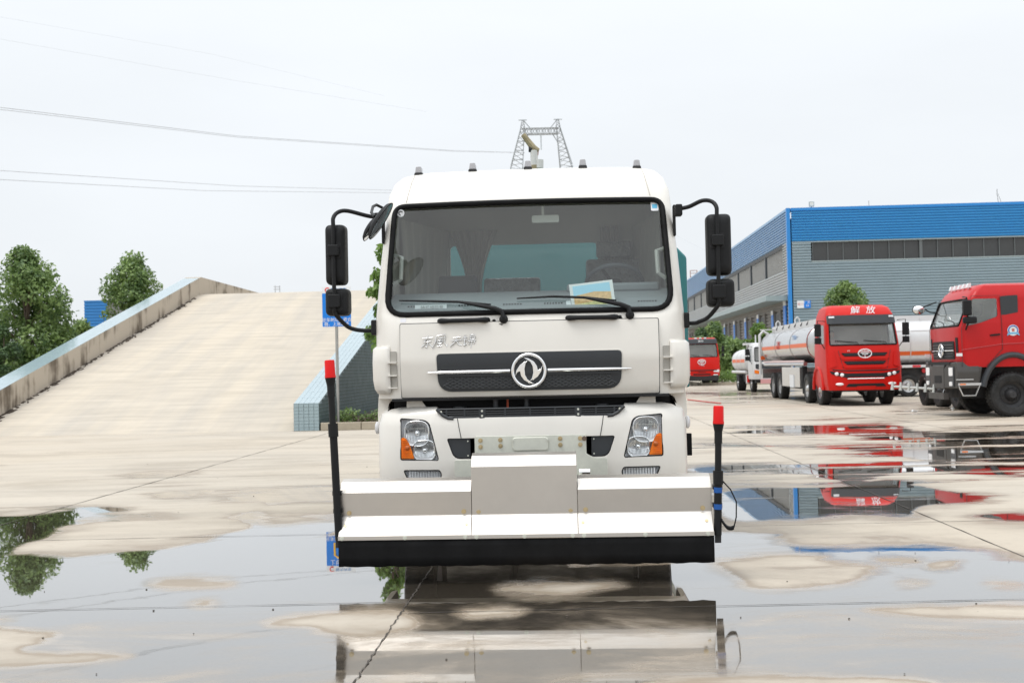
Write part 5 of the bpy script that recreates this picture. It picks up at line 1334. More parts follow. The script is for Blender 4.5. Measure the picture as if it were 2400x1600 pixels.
seat(.74, .52, True, 2.40, True); seat(-.78, .50, False, 2.28); seat(-.20, .52, True, 2.25)
def curtain(x0, x1, y0, y1, ztop, zbot, pinch):
    mb = MB(); nx, nz_ = 40, 8; vs = []
    for j in range(nz_ + 1):
        f = j / nz_; z = ztop + (zbot - ztop) * f; k = 1 - pinch * math.sin(min(1, f / .62) * math.pi / 2) if f < .62 else 1 - pinch * (1 - (f - .62) * 1.2)
        for i in range(nx + 1):
            u = i / nx; cx_ = (x0 + x1) / 2; vs.append((cx_ + (x0 + (x1 - x0) * u - cx_) * k, y0 + (y1 - y0) * u + .018 * math.sin(u * 40), z))
    mb.add(vs, [(j * (nx + 1) + i, j * (nx + 1) + i + 1, (j + 1) * (nx + 1) + i + 1, (j + 1) * (nx + 1) + i) for j in range(nz_) for i in range(nx)])
    mb.build('curtain', CURT, TK, smooth=60)
curtain(-1.12, -1.125, .62, 1.35, 2.74, 1.75, .1); curtain(1.12, 1.125, .62, 1.35, 2.74, 1.75, .1)
curtain(-.80, -.34, 2.04, 2.04, 2.74, 1.75, .72)
curtain(-1.10, -.80, .95, 1.95, 2.72, 1.75, .2); curtain(1.10, .92, 1.0, 1.95, 2.72, 1.75, .2); curtain(-.98, -.80, 2.0, 2.04, 2.74, 1.75, .1); curtain(.62, .80, 2.04, 2.0, 2.74, 1.75, .2)
for s in (-1, 1):
    MB().tube([(s * 1.085, .52, 2.36), (s * 1.02, .46, 2.34), (s * 1.025, .42, 2.16), (s * 1.085, .44, 2.12)], .018, 8).build('pillar_handle', mat('pale_handle', (.5, .49, .45), .5), TK)
MB().prism(rrect(.03, 2.605, .25, 2.665, .015), .60, .58).build('interior_mirror', mat('mirror_back', (.55, .55, .50), .5), TK)
MB().cyl((.12, .60, 2.66), (.12, .55, 2.74), .01).build('mirror_stalk', mat('mirror_back', (.55, .55, .50), .5), TK)
# papers behind the glass
PM = Matrix.Translation((-.765, .215, 1.888)) @ Matrix.Rotation(R(-14), 4, 'X')
nb = thing('paper_notice', 'white number paper lying behind the windscreen below the left wiper', 'paper', TM @ PM)
MB().bb((-.125, 0, -.055), (.125, .002, .055)).build('sheet', SIGNW, nb, smooth=0)
text('number', '50-80234', .05, mat('black_ink', (.03, .03, .03), .6), nb, (0, -.0015, -.022), depth=.0004)
text('heading', '随机编码号', .036, mat('grey_ink', (.35, .36, .36), .6), nb, (0.01, -.0015, .028), depth=.0004)
PM = Matrix.Translation((.50, .245, 1.965)) @ Matrix.Rotation(R(-16), 4, 'X') @ Matrix.Rotation(R(-6), 4, 'Y')
pc = thing('picture_card', 'bright framed picture card leaning behind the windscreen near the right wiper', 'card', TM @ PM)
MB().bb((-.17, 0, -.11), (.17, .004, .13)).build('card', mat('card_white', (.78, .79, .78), .4), pc, smooth=0)
MB().bb((-.145, -.0015, .03), (.145, 0, .112)).build('print', mat('sky_print', (.36, .68, .85), .5), pc, smooth=0)
MB().prism([(-.145, -.045), (.145, -.03), (.145, .035), (.02, .05), (-.145, .03)], -.0022, -.0012).build('print', mat('orange_print', (.80, .50, .22), .5, var=.3, vscale=30), pc, smooth=0)
MB().prism([(-.145, -.10), (.145, -.10), (.145, -.02), (-.145, -.04)], -.003, -.002).build('print', mat('yellow_print', (.80, .74, .35), .5, var=.3, vscale=30), pc, smooth=0)
MB().bb((-.21, .0, -.11), (-.174, .002, .0)).build('plate_slip', SIGNW, pc, smooth=0)
text('slip_lettering', '鄂', .03, mat('grey_ink', (.35, .36, .36), .6), pc, (-.192, -.0015, -.05), depth=.0004)

# body behind the cab
bp_ = [(-1.51, 1.20), (1.51, 1.20), (1.51, 2.51), (1.33, 2.70), (-1.33, 2.70), (-1.51, 2.51)]
MB().prism(bp_, 2.80, 6.9).build('tank_body', TEAL, TK, smooth=0, bevel=.02)
MB().bb((-1.42, 2.82, 1.04), (1.38, 6.9, 1.21)).build('tank_skirt', CHASS, TK, smooth=0)
MB().bb((-.45, .35, .62), (-.33, 7.0, .9)).build('chassis_rail', CHASS, TK, smooth=0)
MB().bb((.33, .35, .62), (.45, 7.0, .9)).build('chassis_rail', CHASS, TK, smooth=0)
MB().bb((-.6, .45, .55), (.6, 1.9, 1.19)).build('engine_block', CHASS, TK, smooth=0)
MB().bb((-1.0, 1.22, .42), (1.0, 1.36, .56)).build('axle', CHASS, TK, smooth=0)
for s in (-1, 1):
    wheel(TK, (s * .98, 1.29, .48), .48, .27, side=s)
    wheel(TK, (s * 1.08, 5.2, .48), .48, .26, side=s); wheel(TK, (s * .78, 5.2, .48), .48, .26, side=s)
# hose crane on the tank roof
CRN = mat('crane_ochre', (.32, .27, .16), .55, var=.3, vscale=8)
j = bpy.data.objects.new('hose_crane', None); COL.objects.link(j); j.parent = TK
def jp(px, py_, yl=4.4): x, z = local_at(TM, px, py_, yl); return Vector((x, yl, z))
b0 = jp(1252, 395); b0.z = 2.66
MB().cyl(b0, jp(1252, 388), .05, n=12).build('mast', CRN, j)
MB().cyl(jp(1252, 388), jp(1252, 353), .042, .045, n=12).build('mast_head', mat('crane_white', (.6, .6, .58), .5), j)
MB().cyl(jp(1264, 395), jp(1264, 375), .05, n=10).build('winch_box', mat('crane_white', (.6, .6, .58), .5), j)
MB().tube([jp(1262, 354), jp(1250, 347), jp(1226, 316)], [.03, .04, .03], 8).build('boom', CRN, j)
MB().cyl(jp(1239, 350), jp(1247, 350), .035, n=12).build('motor', CHASS, j)
MB().cyl(jp(1252, 384), jp(1252, 374), .03, n=10).build('swivel', CHASS, j)
MB().tube([jp(1260, 354), jp(1259, 364)], .015, 6).build('hook', mat('rust', (.32, .14, .1), .8), j)

# ================================================================== OTHER VEHICLES
def make_cab(P, secs, paint, wsp, sides, inset_=.06, floor=None, frame_col=None):
    fy = front_fn(secs)
    cab = loft(secs).build('cab_shell', paint, P)
    inn = [inset(s, inset_) for s in secs[:-1]]; inn[0] = ((floor or secs[0][0] + .25),) + inn[0][1:]
    inn = [inn[0]] + [s for s in inn[1:] if s[0] > inn[0][0] + .02]
    cuts = [loft(inn).build('t', INTER, P), MB().prism(wsp, -1, .8).build('t', BLACKP, P)]
    for s in sides: cuts.append(MB().prism(s, -2, 2, 'yz').build('t', BLACKP, P))
    boolean(cab, cuts)
    g = glass_sheet(wsp, fy, .015).build('windscreen', CABGL, P, smooth=60)
    MB().tube([(x, fy(x, z) - .002, z) for x, z in resample(wsp, .1)], .022, 6, closed=True).build('windscreen_seal', RUBBER, g)
    hw = max(s[1] for s in secs)
    for s in sides:
        for q in (-1, 1): MB().prism(s, q * (hw - .05), q * (hw - .045), 'yz').build('side_window', CABGL, P)
    return cab, fy
def faw_badge(P, c, r, fy=None):
    h = bpy.data.objects.new('badge', None); COL.objects.link(h); h.parent = P; h.location = c
    MB().tube([(r * math.cos(a * math.pi / 16), 0, r * .66 * math.sin(a * math.pi / 16)) for a in range(32)], r * .09, 6, closed=True).build('badge_ring', SIGNW, h)
    m = MB(); m.bb((-.05 * r, -.01, -.55 * r), (.05 * r, .0, .55 * r))
    for s in (-1, 1):
        for k, (a, b_) in enumerate(((.85, .25), (.72, .02), (.5, -.2))): m.prism([(s * .1 * r, b_ * r), (s * a * r, b_ * r + .04 * r), (s * a * r * .92, b_ * r + .16 * r), (s * .1 * r, b_ * r + .13 * r)], -.01, 0)
    m.build('badge_wings', SIGNW, h, smooth=0)
def mirrors(P, hw, y, z0, z1, z2, z3, w_=.2):
    for s in (-1, 1):
        h = bpy.data.objects.new('mirror', None); COL.objects.link(h); h.parent = P
        X = s * (hw + .22)
        MB().tube([(s * (hw - .03), y + .05, z1 + .08), (X, y, z1 + .10), (X, y, z0 - .05), (s * hw * .97, y + .1, z2 - .2)], .014, 6).build('mirror_arm', BLACKP, h)
        for a, b_ in ((z0, z1), (z2, z3)):
            MB().prism(rrect(X - w_ / 2, a, X + w_ / 2, b_, .03), y - .05, y + .06).build('mirror_head', BLACKP, h, bevel=.02)
def wipers(P, fy, z, xs, ln):
    for x in xs:
        MB().tube([(x, fy(x, z) - .02, z), (x - .06, fy(x, z + .05) - .03, z + .10), (x - ln, fy(x - ln, z + .15) - .025, z + .16)], .012, 5).build('wiper', BLACKP, P)

# ---- red tanker, silver tank, four axles
p = at(2030, 900, 34.4)
RT = thing('tanker_truck', 'red cab tanker lorry with long silver tank and orange stripe, white lettering on its roof', 'lorry', frame(Vector((p.x, 34.4, 0))))
S = [(.50, 1.10, .02, 1.9, .16, .05), (.70, 1.14, -.02, 1.9, .18, .06), (1.10, 1.15, .0, 1.9, .2, .06), (1.85, 1.14, .10, 1.9, .2, .06), (2.62, 1.09, .34, 1.9, .2, .06), (2.85, 1.06, .42, 1.9, .2, .05), (3.08, .98, .62, 1.85, .2, .05), (3.17, .86, .85, 1.8, .2, .04)]
_, fy = make_cab(RT, S, RED, rpoly([(-1.03, 1.90), (1.03, 1.90), (.99, 2.58), (-.99, 2.58)], .06), [rpoly([(.55, 1.95), (1.3, 1.95), (1.3, 2.55), (.68, 2.55)], .05)], floor=1.2)
vis = conform(rpoly([(-1.05, 2.57), (1.05, 2.57), (1.04, 2.84), (-1.04, 2.84)], .03), fy, .0, -.10, .1).build('sun_visor', GRAPH, RT, bevel=.01)
for s in (-1, 1): conform(rrect(min(s * .84, s * 1.0), 2.76, max(s * .84, s * 1.0), 2.81, .01), fy, -.10, -.115, .1).build('visor_lamp', SIGNW, vis)
text('roof_lettering', '解', .30, SIGNW, RT, (-.16, fy(0, 2.97) - .012, 2.98), (R(62), 0, 0), .004, shear=.2)
text('roof_lettering', '放', .30, SIGNW, RT, (.32, fy(0, 2.97) - .012, 2.98), (R(62), 0, 0), .004, shear=.2)
for z, hw_, hh in ((1.60, .72, .055), (1.34, .66, .055)):
    g = conform(rpoly([(-hw_, z + hh), (-hw_ + .1, z - hh), (hw_ - .1, z - hh), (hw_, z + hh)], .03), fy, .0, -.012, .1).build('grille', BLACKP, RT)
    MB().tube([(x, fy(x, z) - .014, z + .005) for x in [-hw_ + .08 + i * (2 * hw_ - .16) / 8 for i in range(9)]], .008, 5).build('grille_bar', GRAPH, g)
    conform(rpoly([(-hw_ - .06, z - hh - .01), (hw_ + .06, z - hh - .01), (hw_ - .04, z - hh - .10), (-hw_ + .04, z - hh - .10)], .03), fy, .0, -.025, .1).build('grille_brow', RED, g, bevel=.006)
for s in (-1, 1):
    conform(mir(rpoly([(.86, 1.26), (1.10, 1.18), (1.12, 1.68), (.92, 1.72)], .04), s), fy, .0, -.03, .08).build('corner_vane', RED, RT, bevel=.008)
    MB().tube([(s * .80, fy(.8, 1.7) - .004, 1.74), (s * .66, fy(.66, 1.2) - .004, 1.14)], .007, 5).build('panel_gap', WHITE_SEAM, RT)
conform(rpoly([(-.95, 1.14), (-.55, 1.09), (.55, 1.09), (.95, 1.14), (.55, 1.12), (-.55, 1.12)], .0), fy, .0, -.01, .1).build('panel_gap', DARK, RT)
MB().tube([(x, fy(x, 1.12) - .002, 1.10 + .08 * max(0, abs(x) - .55)) for x in [-1.0 + i * .1 for i in range(21)]], .016, 5).build('panel_gap', DARK, RT)
faw_badge(RT, (0, fy(0, 1.63) - .04, 1.63), .20)
text('model_lettering', 'JH6', .055, SIGNW, RT, (-.48, fy(.5, 1.72) - .008, 1.72), depth=.003)
conform(rpoly([(-.56, .90), (.56, .90), (.60, 1.02), (-.60, 1.02)], .02), fy, .0, -.006, .1).build('grille', DARK, RT)
MB().tube([(x, fy(x, .85) - .012, .855) for x in [-.56 + i * .14 for i in range(9)]], .014, 5).build('chrome_bar', CHROME, RT)
for s in (-1, 1):
    hl = conform(mir(rpoly([(.54, .87), (1.03, 1.0), (1.09, 1.10), (.56, 1.02)], .03), s), fy, .0, -.012, .08).build('headlight', DARK, RT)
    for x, z in ((.72, .975), (.88, 1.01)): MB().ball((s * x, fy(x, z) - .012, z), .062, (1, .4, .9)).build('lamp', REFL, hl)
    MB().ball((s * .80, fy(.8, .68) - .005, .69), .1, (1.3, .3, .42)).build('fog_light', REFL, RT)
conform(rpoly([(-.62, .60), (.62, .60), (.54, .70), (-.54, .70)], .03), fy, .0, -.008, .1).build('lower_intake', DARK, RT)
conform(rpoly([(-.25, .50), (.25, .50), (.30, .62), (-.30, .62)], .03), fy, .0, -.02, .1).build('plate_panel', RED, RT, bevel=.006)
mirrors(RT, 1.14, .35, 2.18, 2.58, 1.95, 2.15, .2)
wipers(RT, fy, 1.88, (-.15, .72), .72)
MB().bb((-1.0, .15, .45), (1.0, 10.4, 1.0)).build('chassis', CHASS, RT, smooth=0)
for s in (-1, 1):
    for y in (1.4, 3.35): wheel(RT, (s * .98, y, .5), .5, .3, side=s)
    for y in (8.1, 9.5): wheel(RT, (s * .98, y, .5), .5, .32, side=s, deep=True)
    MB().tube([(s * 1.14, 1.4 + .66 * math.cos(a), .5 + .70 * math.sin(a)) for a in [i * math.pi / 12 for i in range(13)]], .06, 6).build('wheel_arch', RED, RT)
    MB().bb((s * 1.0, 4.2, .52), (s * 1.16, 7.4, 1.22)).build('side_guard', ALU, RT, smooth=0)
    MB().bb((s * 1.12, 5.2, .5), (s * 1.18, 5.9, .95)).build('guard_frame', SIGNW, RT, smooth=0)
    MB().bb((s * .95, 3.95, .3), (s * 1.12, 4.0, 1.25)).build('mud_flap', CHASS, RT, smooth=0)
    MB().cyl((s * 1.08, 3.6, 1.33), (s * 1.08, 11.4, 1.33), .075, n=12).build('hose_tube', ALU, RT)
    MB().bb((s * 1.12, 3.6, 1.40), (s * 1.15, 11.4, 1.46)).build('reflective_strip', mat('reflective_strip', (.8, .6, .6), .4), RT, smooth=0)
def tank(P, y0, y1, zc, hx, hz_, axis='y', m=ALU, stripe=None):
    def sec(y, k): return [(hx * k * math.copysign(abs(math.cos(a)) ** .75, math.cos(a)), y, zc + hz_ * k * math.copysign(abs(math.sin(a)) ** .75, math.sin(a))) for a in [i * 2 * math.pi / 40 for i in range(40)]]
    L_ = [(y0 - .16, .35), (y0 - .13, .75), (y0 - .03, .97), (y0, 1), (y1, 1), (y1 + .03, .97), (y1 + .13, .75), (y1 + .16, .35)]
    vs = [v for y, k in L_ for v in sec(y, k)]; n = 40
    fs = [(i * n + k, i * n + (k + 1) % n, (i + 1) * n + (k + 1) % n, (i + 1) * n + k) for i in range(len(L_) - 1) for k in range(n)] + [tuple(range(n)), tuple(range(n * (len(L_) - 1), n * len(L_)))]
    t = MB().add(vs, fs).build('tank', m, P, smooth=40)
    for y in (y0, (y0 * 2 + y1) / 3, (y0 + 2 * y1) / 3, y1):
        MB().tube([Vector(v) for v in sec(y, 1.006)], .02, 5, closed=True).build('tank_band', m, t)
    if stripe:
        za, zb_ = stripe
        for s in (-1, 1):
            mb = MB(); vs = []
            for z in (za, (za + zb_) / 2, zb_):
                q = min(1, abs((z - zc) / hz_)) ** (1 / .75); x = hx * max(0, 1 - q * q) ** (.375) + .008
                vs += [(s * x, y0 + .05, z), (s * x, y1 - .05, z)]
            mb.add(vs, [(0, 1, 3, 2), (2, 3, 5, 4)]).build('orange_stripe', ORANGE, t)
    return t
tk_ = tank(RT, 2.9, 11.6, 2.03, 1.16, .66, stripe=(1.90, 2.04))
MB().prism([(2.9, 2.60), (11.4, 2.60), (11.4, 2.85), (2.9, 2.85)], -.75, -.70, 'yz').build('catwalk_rail', WHITEP, tk_, smooth=0)
MB().prism([(2.9, 2.60), (11.4, 2.60), (11.4, 2.85), (2.9, 2.85)], .70, .75, 'yz').build('catwalk_rail', WHITEP, tk_, smooth=0)
for y in (4.0, 6.3, 8.6): MB().cyl((0, y, 2.6), (0, y, 2.95), .28, n=18).build('manhole', ALU, tk_)
for y in (7.0, 10.8): MB().tube([(-.7, y, 2.7), (-.7, y, 3.0), (-.62, y, 3.08), (-.54, y, 3.0), (-.54, y, 2.7)], .03, 6).build('vent_pipe', WHITEP, tk_)
MB().bb((-1.3, 10.9, 2.72), (-.5, 11.1, 2.76)).build('vent_pipe', WHITEP, tk_, smooth=0)
for y in (4.5, 5.5, 6.6, 7.7, 8.9, 10.2): MB().tube([(-.73, y, 2.85), (-.78, y + .2, 2.7)], .02, 5).build('rail_hook', GRAPH, tk_)
MB().tube([(-1.12, 12.3, .9), (-1.12, 12.3, 2.55), (-.98, 12.3, 2.72), (-.80, 12.3, 2.62), (-.78, 12.3, 2.2)], .06, 8).build('ladder_rail', WHITEP, RT)
MB().bb((-1.1, 11.9, .75), (1.1, 12.2, 1.15)).build('rear_bumper', ALU, RT, smooth=0)
MB().bb((-1.18, 11.78, 1.52), (-1.0, 11.82, 1.68)).build('hazard_plate', ORANGE, RT, smooth=0)
text('tank_lettering', '易燃', .34, mat('red_ink', (.6, .05, .04), .5), RT, (-1.172, 8.0, 2.02), (R(90), 0, R(-90)), .002)
text('tank_lettering', '严禁烟火', .2, mat('pale_blue_ink', (.30, .45, .70), .5), RT, (-1.15, 5.0, 2.26), (R(90), 0, R(-90)), .002)
# the driver behind the tanker's windscreen
def person(lab, M, shirt, skin, hair):
    t = thing('person', lab, 'person', M)
    J = {'pel': (0, .3, 0), 'wa': (0, .3, .18), 'ch': (0, .27, .40), 'nk': (0, .25, .56), 'sl': (-.18, .27, .48), 'el': (-.22, .08, .30), 'hl': (-.16, -.14, .36), 'sr': (.18, .27, .48), 'er': (.22, .08, .30), 'hr': (.16, -.14, .36), 'kl': (-.12, -.1, .02), 'fl': (-.12, -.15, -.4), 'kr': (.12, -.1, .02), 'fr': (.12, -.15, -.4)}
    rad = {'pel': .15, 'wa': .14, 'ch': .15, 'nk': .05, 'sl': .065, 'el': .045, 'hl': .035, 'sr': .065, 'er': .045, 'hr': .035, 'kl': .075, 'fl': .05, 'kr': .075, 'fr': .05}
    E = [('pel', 'wa'), ('wa', 'ch'), ('ch', 'nk'), ('ch', 'sl'), ('sl', 'el'), ('el', 'hl'), ('ch', 'sr'), ('sr', 'er'), ('er', 'hr'), ('pel', 'kl'), ('kl', 'fl'), ('pel', 'kr'), ('kr', 'fr')]
    ks = list(J); me = bpy.data.meshes.new('body'); me.from_pydata([J[k] for k in ks], [(ks.index(a), ks.index(b_)) for a, b_ in E], [])
    me.materials.append(shirt); o = link('body', me, t); sk = o.modifiers.new('skin', 'SKIN'); o.modifiers.new('sub', 'SUBSURF').render_levels = 1
    for i, k in enumerate(ks): me.skin_vertices[0].data[i].radius = (rad[k], rad[k])
    me.skin_vertices[0].data[0].use_root = True
    MB().ball((0, .22, .70), .1, (.85, 1, 1.2), 14, 10).build('head', skin, t, smooth=60)
    MB().ball((0, .245, .735), .107, (.88, .98, 1.05), 14, 8).build('hair', hair, t, smooth=60)
    return t
person('driver in a pale pink shirt sitting behind the windscreen of the red tanker', RT.matrix_world @ Matrix.Translation((-.78, .75, 1.55)), mat('pink_shirt', (.55, .32, .30), .8), mat('skin', (.42, .24, .16), .6), mat('hair', (.02, .017, .015), .6))

# ---- white light tanker behind it
p = at(1814, 900, 52)
WT = thing('tanker_truck', 'small white cab tanker with orange striped tank parked behind the red tanker', 'lorry', frame(Vector((p.x, 52, 0))))
S = [(.62, .93, .04, 1.5, .12, .04), (.9, .95, .0, 1.5, .14, .05), (1.4, .95, .04, 1.5, .14, .05), (2.15, .90, .32, 1.5, .14, .05), (2.30, .84, .42, 1.45, .14, .04), (2.34, .76, .55, 1.4, .14, .03)]
_, fy = make_cab(WT, S, WHITEP, rpoly([(-.84, 1.46), (.84, 1.46), (.80, 2.12), (-.80, 2.12)], .06), [rpoly([(.35, 1.45), (1.1, 1.45), (1.1, 2.08), (.5, 2.08)], .05)], floor=1.0)
conform(rpoly([(-.82, 1.12), (-.5, 1.04), (.5, 1.04), (.82, 1.12), (.82, 1.34), (-.82, 1.34)], .05), fy, .0, -.01, .1).build('grille', GRAPH, WT)
for s in (-1, 1): conform(mir(rpoly([(.60, .86), (.88, .90), (.88, 1.06), (.62, 1.02)], .03), s), fy, .0, -.02, .1).build('headlight', AMBER if s < 0 else REFL, WT)
conform(rrect(-.9, .62, .9, .80, .04), fy, .0, -.05, .1).build('bumper', WHITEP, WT, bevel=.01)
mirrors(WT, .95, .2, 1.75, 2.05, 1.5, 1.70, .2)
wipers(WT, fy, 1.46, (-.1, .6), .5)
MB().bb((-.8, .1, .45), (.8, 6.2, .85)).build('chassis', CHASS, WT, smooth=0)
tank(WT, 1.9, 6.0, 1.50, 1.02, .60, m=WHITEP, stripe=(1.42, 1.58))
MB().bb((-1.05, 1.6, 2.26), (.6, 2.3, 2.36)).build('catwalk', WHITEP, WT, smooth=0)
MB().bb((-.85, 2.0, 2.0), (-.72, 2.4, 2.27)).build('catwalk_leg', WHITEP, WT, smooth=0)
MB().cyl((-.45, 2.1, 2.36), (-.45, 2.1, 2.75), .03, n=6).build('vent_pipe', WHITEP, WT)
MB().cyl((-1.0, 1.7, .95), (-1.0, 6.1, .95), .07, n=10).build('hose_tube', WHITEP, WT)
for s in (-1, 1):
    wheel(WT, (s * .78, 1.0, .40), .40, .24, side=s); wheel(WT, (s * .84, 4.3, .40), .40, .4, side=s)
    MB().bb((s * .75, 1.7, .40), (s * .98, 2.0, .86)).build('side_guard', WHITEP, WT, smooth=0)
    MB().cyl((s * .90, 1.6, .46), (s * .90, 1.6, .78), .09, n=12).build('fire_extinguisher', RED, WT)
MB().bb((-.62, -.05, .42), (.62, .0, .62)).build('hazard_board', mat('red_white_board', (.7, .35, .35), .5), WT, smooth=0)

# ---- silver tanker trailer standing crosswise
p = at(2190, 900, 42.5)
ST = thing('tanker_trailer', 'silver white tank trailer with orange stripe standing crosswise between the two red cabs', 'trailer', frame(Vector((p.x, 42.9, 0)), YAW - math.pi / 2))
SILV = mat('silver_white_tank', (.72, .72, .72), .3, .35, var=.05)
t_ = tank(ST, -3.2, 3.3, 2.05, 1.1, .88, m=SILV, stripe=(1.56, 1.71))
MB().bb((.80, -3.1, 2.46), (1.05, 3.2, 2.50)).build('side_ledge', SILV, ST, smooth=0)
MB().bb((.5, -3.2, 2.86), (.55, 3.2, 3.08)).build('catwalk_rail', WHITEP, ST, smooth=0)
MB().tube([(.56, -.5, 3.0), (.56, -.5, 2.75), (.56, .8, 2.86)], .02, 5).build('rail_brace', WHITEP, ST)
MB().bb((.9, -3.2, 1.10), (1.12, 3.3, 1.20)).build('side_rail', WHITEP, ST, smooth=0)
for k in range(9): MB().bb((1.12, -3.1 + k * .7, 1.11), (1.13, -2.8 + k * .7, 1.19)).build('reflective_strip', mat('red_reflector', (.65, .04, .06), .4), ST, smooth=0)
MB().prism([(-.28, 1.635), (0, 1.36), (.28, 1.635), (0, 1.91)], 1.105, 1.125, 'yz').build('hazard_diamond', mat('hazard_red', (.72, .04, .05), .5), ST, smooth=0)
MB().bb((-.9, -3, .6), (.9, 3.2, 1.10)).build('chassis', CHASS, ST, smooth=0)
for s in (-1, 1):
    for y in (-2.2, -1.14, 2.4): wheel(ST, (s * .92, y, .42), .42, .26, side=s)
for y, z in ((-.55, .98), (-.25, .86)): MB().ball((1.0, y, z), .08, (.4, 1, 1.2)).build('side_marker', mat('red_marker', (.6, .03, .04), .3), ST)
MB().bb((.95, -.05, .45), (1.05, .08, .75)).build('fire_extinguisher', RED, ST, smooth=0)
MB().bb((.95, .1, .45), (1.08, .45, 1.0)).build('tool_box', SIGNW, ST, smooth=0)

# ---- big crimson lorry at the right edge, facing left
CT = thing('water_truck', 'crimson crew cab lorry with grey bumper and huge black tyre at the right edge', 'lorry', frame(Vector((10.62, 27.62, 0)), YAW - math.pi / 2))
S = [(1.20, 1.15, .12, 3.2, .16, .05), (1.34, 1.17, .10, 3.2, .16, .05), (2.1, 1.17, .08, 3.2, .16, .05), (2.24, 1.165, .10, 3.2, .16, .05), (2.86, 1.10, .34, 3.2, .16, .05), (3.02, 1.05, .44, 3.15, .16, .05), (3.15, .98, .60, 3.1, .16, .04), (3.20, .88, .80, 3.0, .16, .03)]
_, fy = make_cab(CT, S, CRIMSON, rpoly([(-1.05, 2.20), (1.05, 2.20), (1.0, 2.84), (-1.0, 2.84)], .07), [rpoly([(.26, 2.18), (.60, 2.25), (1.02, 2.40), (1.02, 2.83), (.45, 2.83)], .05), rpoly([(1.24, 2.45), (1.48, 2.50), (1.48, 2.83), (1.24, 2.83)], .03)], floor=1.4)
for s in (-1, 1):
    MB().prism(rpoly([(1.10, 2.40), (1.24, 2.44), (1.50, 2.49), (1.50, 2.90), (1.10, 2.88)], .02), s * 1.135, s * 1.145, 'yz').build('black_pillar_trim', GRAPH, CT)
    MB().tube([(s * 1.165, .16, 1.22), (s * 1.175, .16, 2.14), (s * 1.135, .42, 2.90), (s * 1.135, 1.09, 2.90), (s * 1.178, 1.10, 2.2), (s * 1.178, 1.10, 1.62), (s * 1.17, .72, 1.22)], .006, 5).build('door_gap', WHITE_SEAM, CT)
    MB().prism(rpoly([(.82, 1.93), (1.05, 1.95), (1.05, 1.99), (.82, 1.97)], .01), s * 1.17, s * 1.20, 'yz').build('door_handle', BLACKP, CT)
    MB().tube([(s * 1.178, .15, 1.62), (s * 1.178, 1.1, 1.74), (s * 1.178, 3.1, 1.80)], .008, 5).build('side_crease', mat('crimson_crease', (.50, .06, .07), .4), CT)
    MB().prism([(.05, 1.19), (.62, 1.21), (.56, .85), (.05, .85)], s * 1.12, s * 1.17, 'yz').build('step_housing', GREYB, CT, smooth=0, bevel=.02)
    MB().bb((s * 1.10, .04, .77), (s * 1.18, .60, .83)).build('step_board', ALU, CT, smooth=0)
    MB().bb((s * 1.181, .08, .785), (s * 1.186, .22, .815)).build('side_marker', AMBER, CT, smooth=0)
    MB().tube([(s * 1.15, .06, .76), (s * 1.15, .16, .53), (s * 1.15, .45, .53), (s * 1.15, .55, .76)], .018, 6).build('lower_step', ALU, CT)
    MB().tube([(s * 1.16, 1.33 + .72 * math.cos(a), .50 + .98 * math.sin(a)) for a in [.25 + i * 2.65 / 16 for i in range(17)]], .075, 8).build('wheel_arch', GRAPH, CT)
    wheel(CT, (s * .97, 1.33, .53), .53, .36, mat('black_rim', (.03, .03, .032), .5), side=s)
    wheel(CT, (s * .97, 4.9, .53), .53, .36, mat('black_rim', (.03, .03, .032), .5), side=s)
    MB().bb((s * 1.168, .02, 1.47), (s * 1.178, .16, 1.54)).build('side_lamp', SIGNW, CT, smooth=0)
    MB().prism(rrect(min(s * .86, s * .98), 1.56, max(s * .86, s * .98), 1.92, .02), lambda x, z: fy(abs(x), z) - .015, lambda x, z: fy(abs(x), z) + .0).build('corner_vent', BLACKP, CT)
    # bumper end with lamps
    bz = MB(); bz.prism(rpoly([(.40, .70), (1.16, .70), (1.19, 1.10), (1.12, 1.34), (.66, 1.30), (.40, 1.16)], .04) if s > 0 else rpoly([(-.40, 1.16), (-.66, 1.30), (-1.12, 1.34), (-1.19, 1.10), (-1.16, .70), (-.40, .70)], .04), lambda x, z: -.03 + .06 * (abs(x) / 1.19) ** 3, .55)
    be = bz.build('bumper_corner', GREYB, CT, smooth=30, bevel=.02)
    MB().prism(rrect(min(s * .72, s * .98), 1.0, max(s * .72, s * .98), 1.20, .02), -.022, .03).build('headlight', REFL, be)
    MB().prism(rrect(min(s * .76, s * .94), .76, max(s * .76, s * .94), .86, .02), -.030, .03).build('fog_light', REFL, be)
    MB().prism(rrect(min(s * .70, s * 1.02), .74, max(s * .70, s * 1.02), 1.22, .03), -.012, .03).build('lamp_recess', GRAPH, be)
    MB().bb((s * 1.17, -.0, .90), (s * 1.195, .40, .925)).build('bumper_trim', ALU, be, smooth=0)
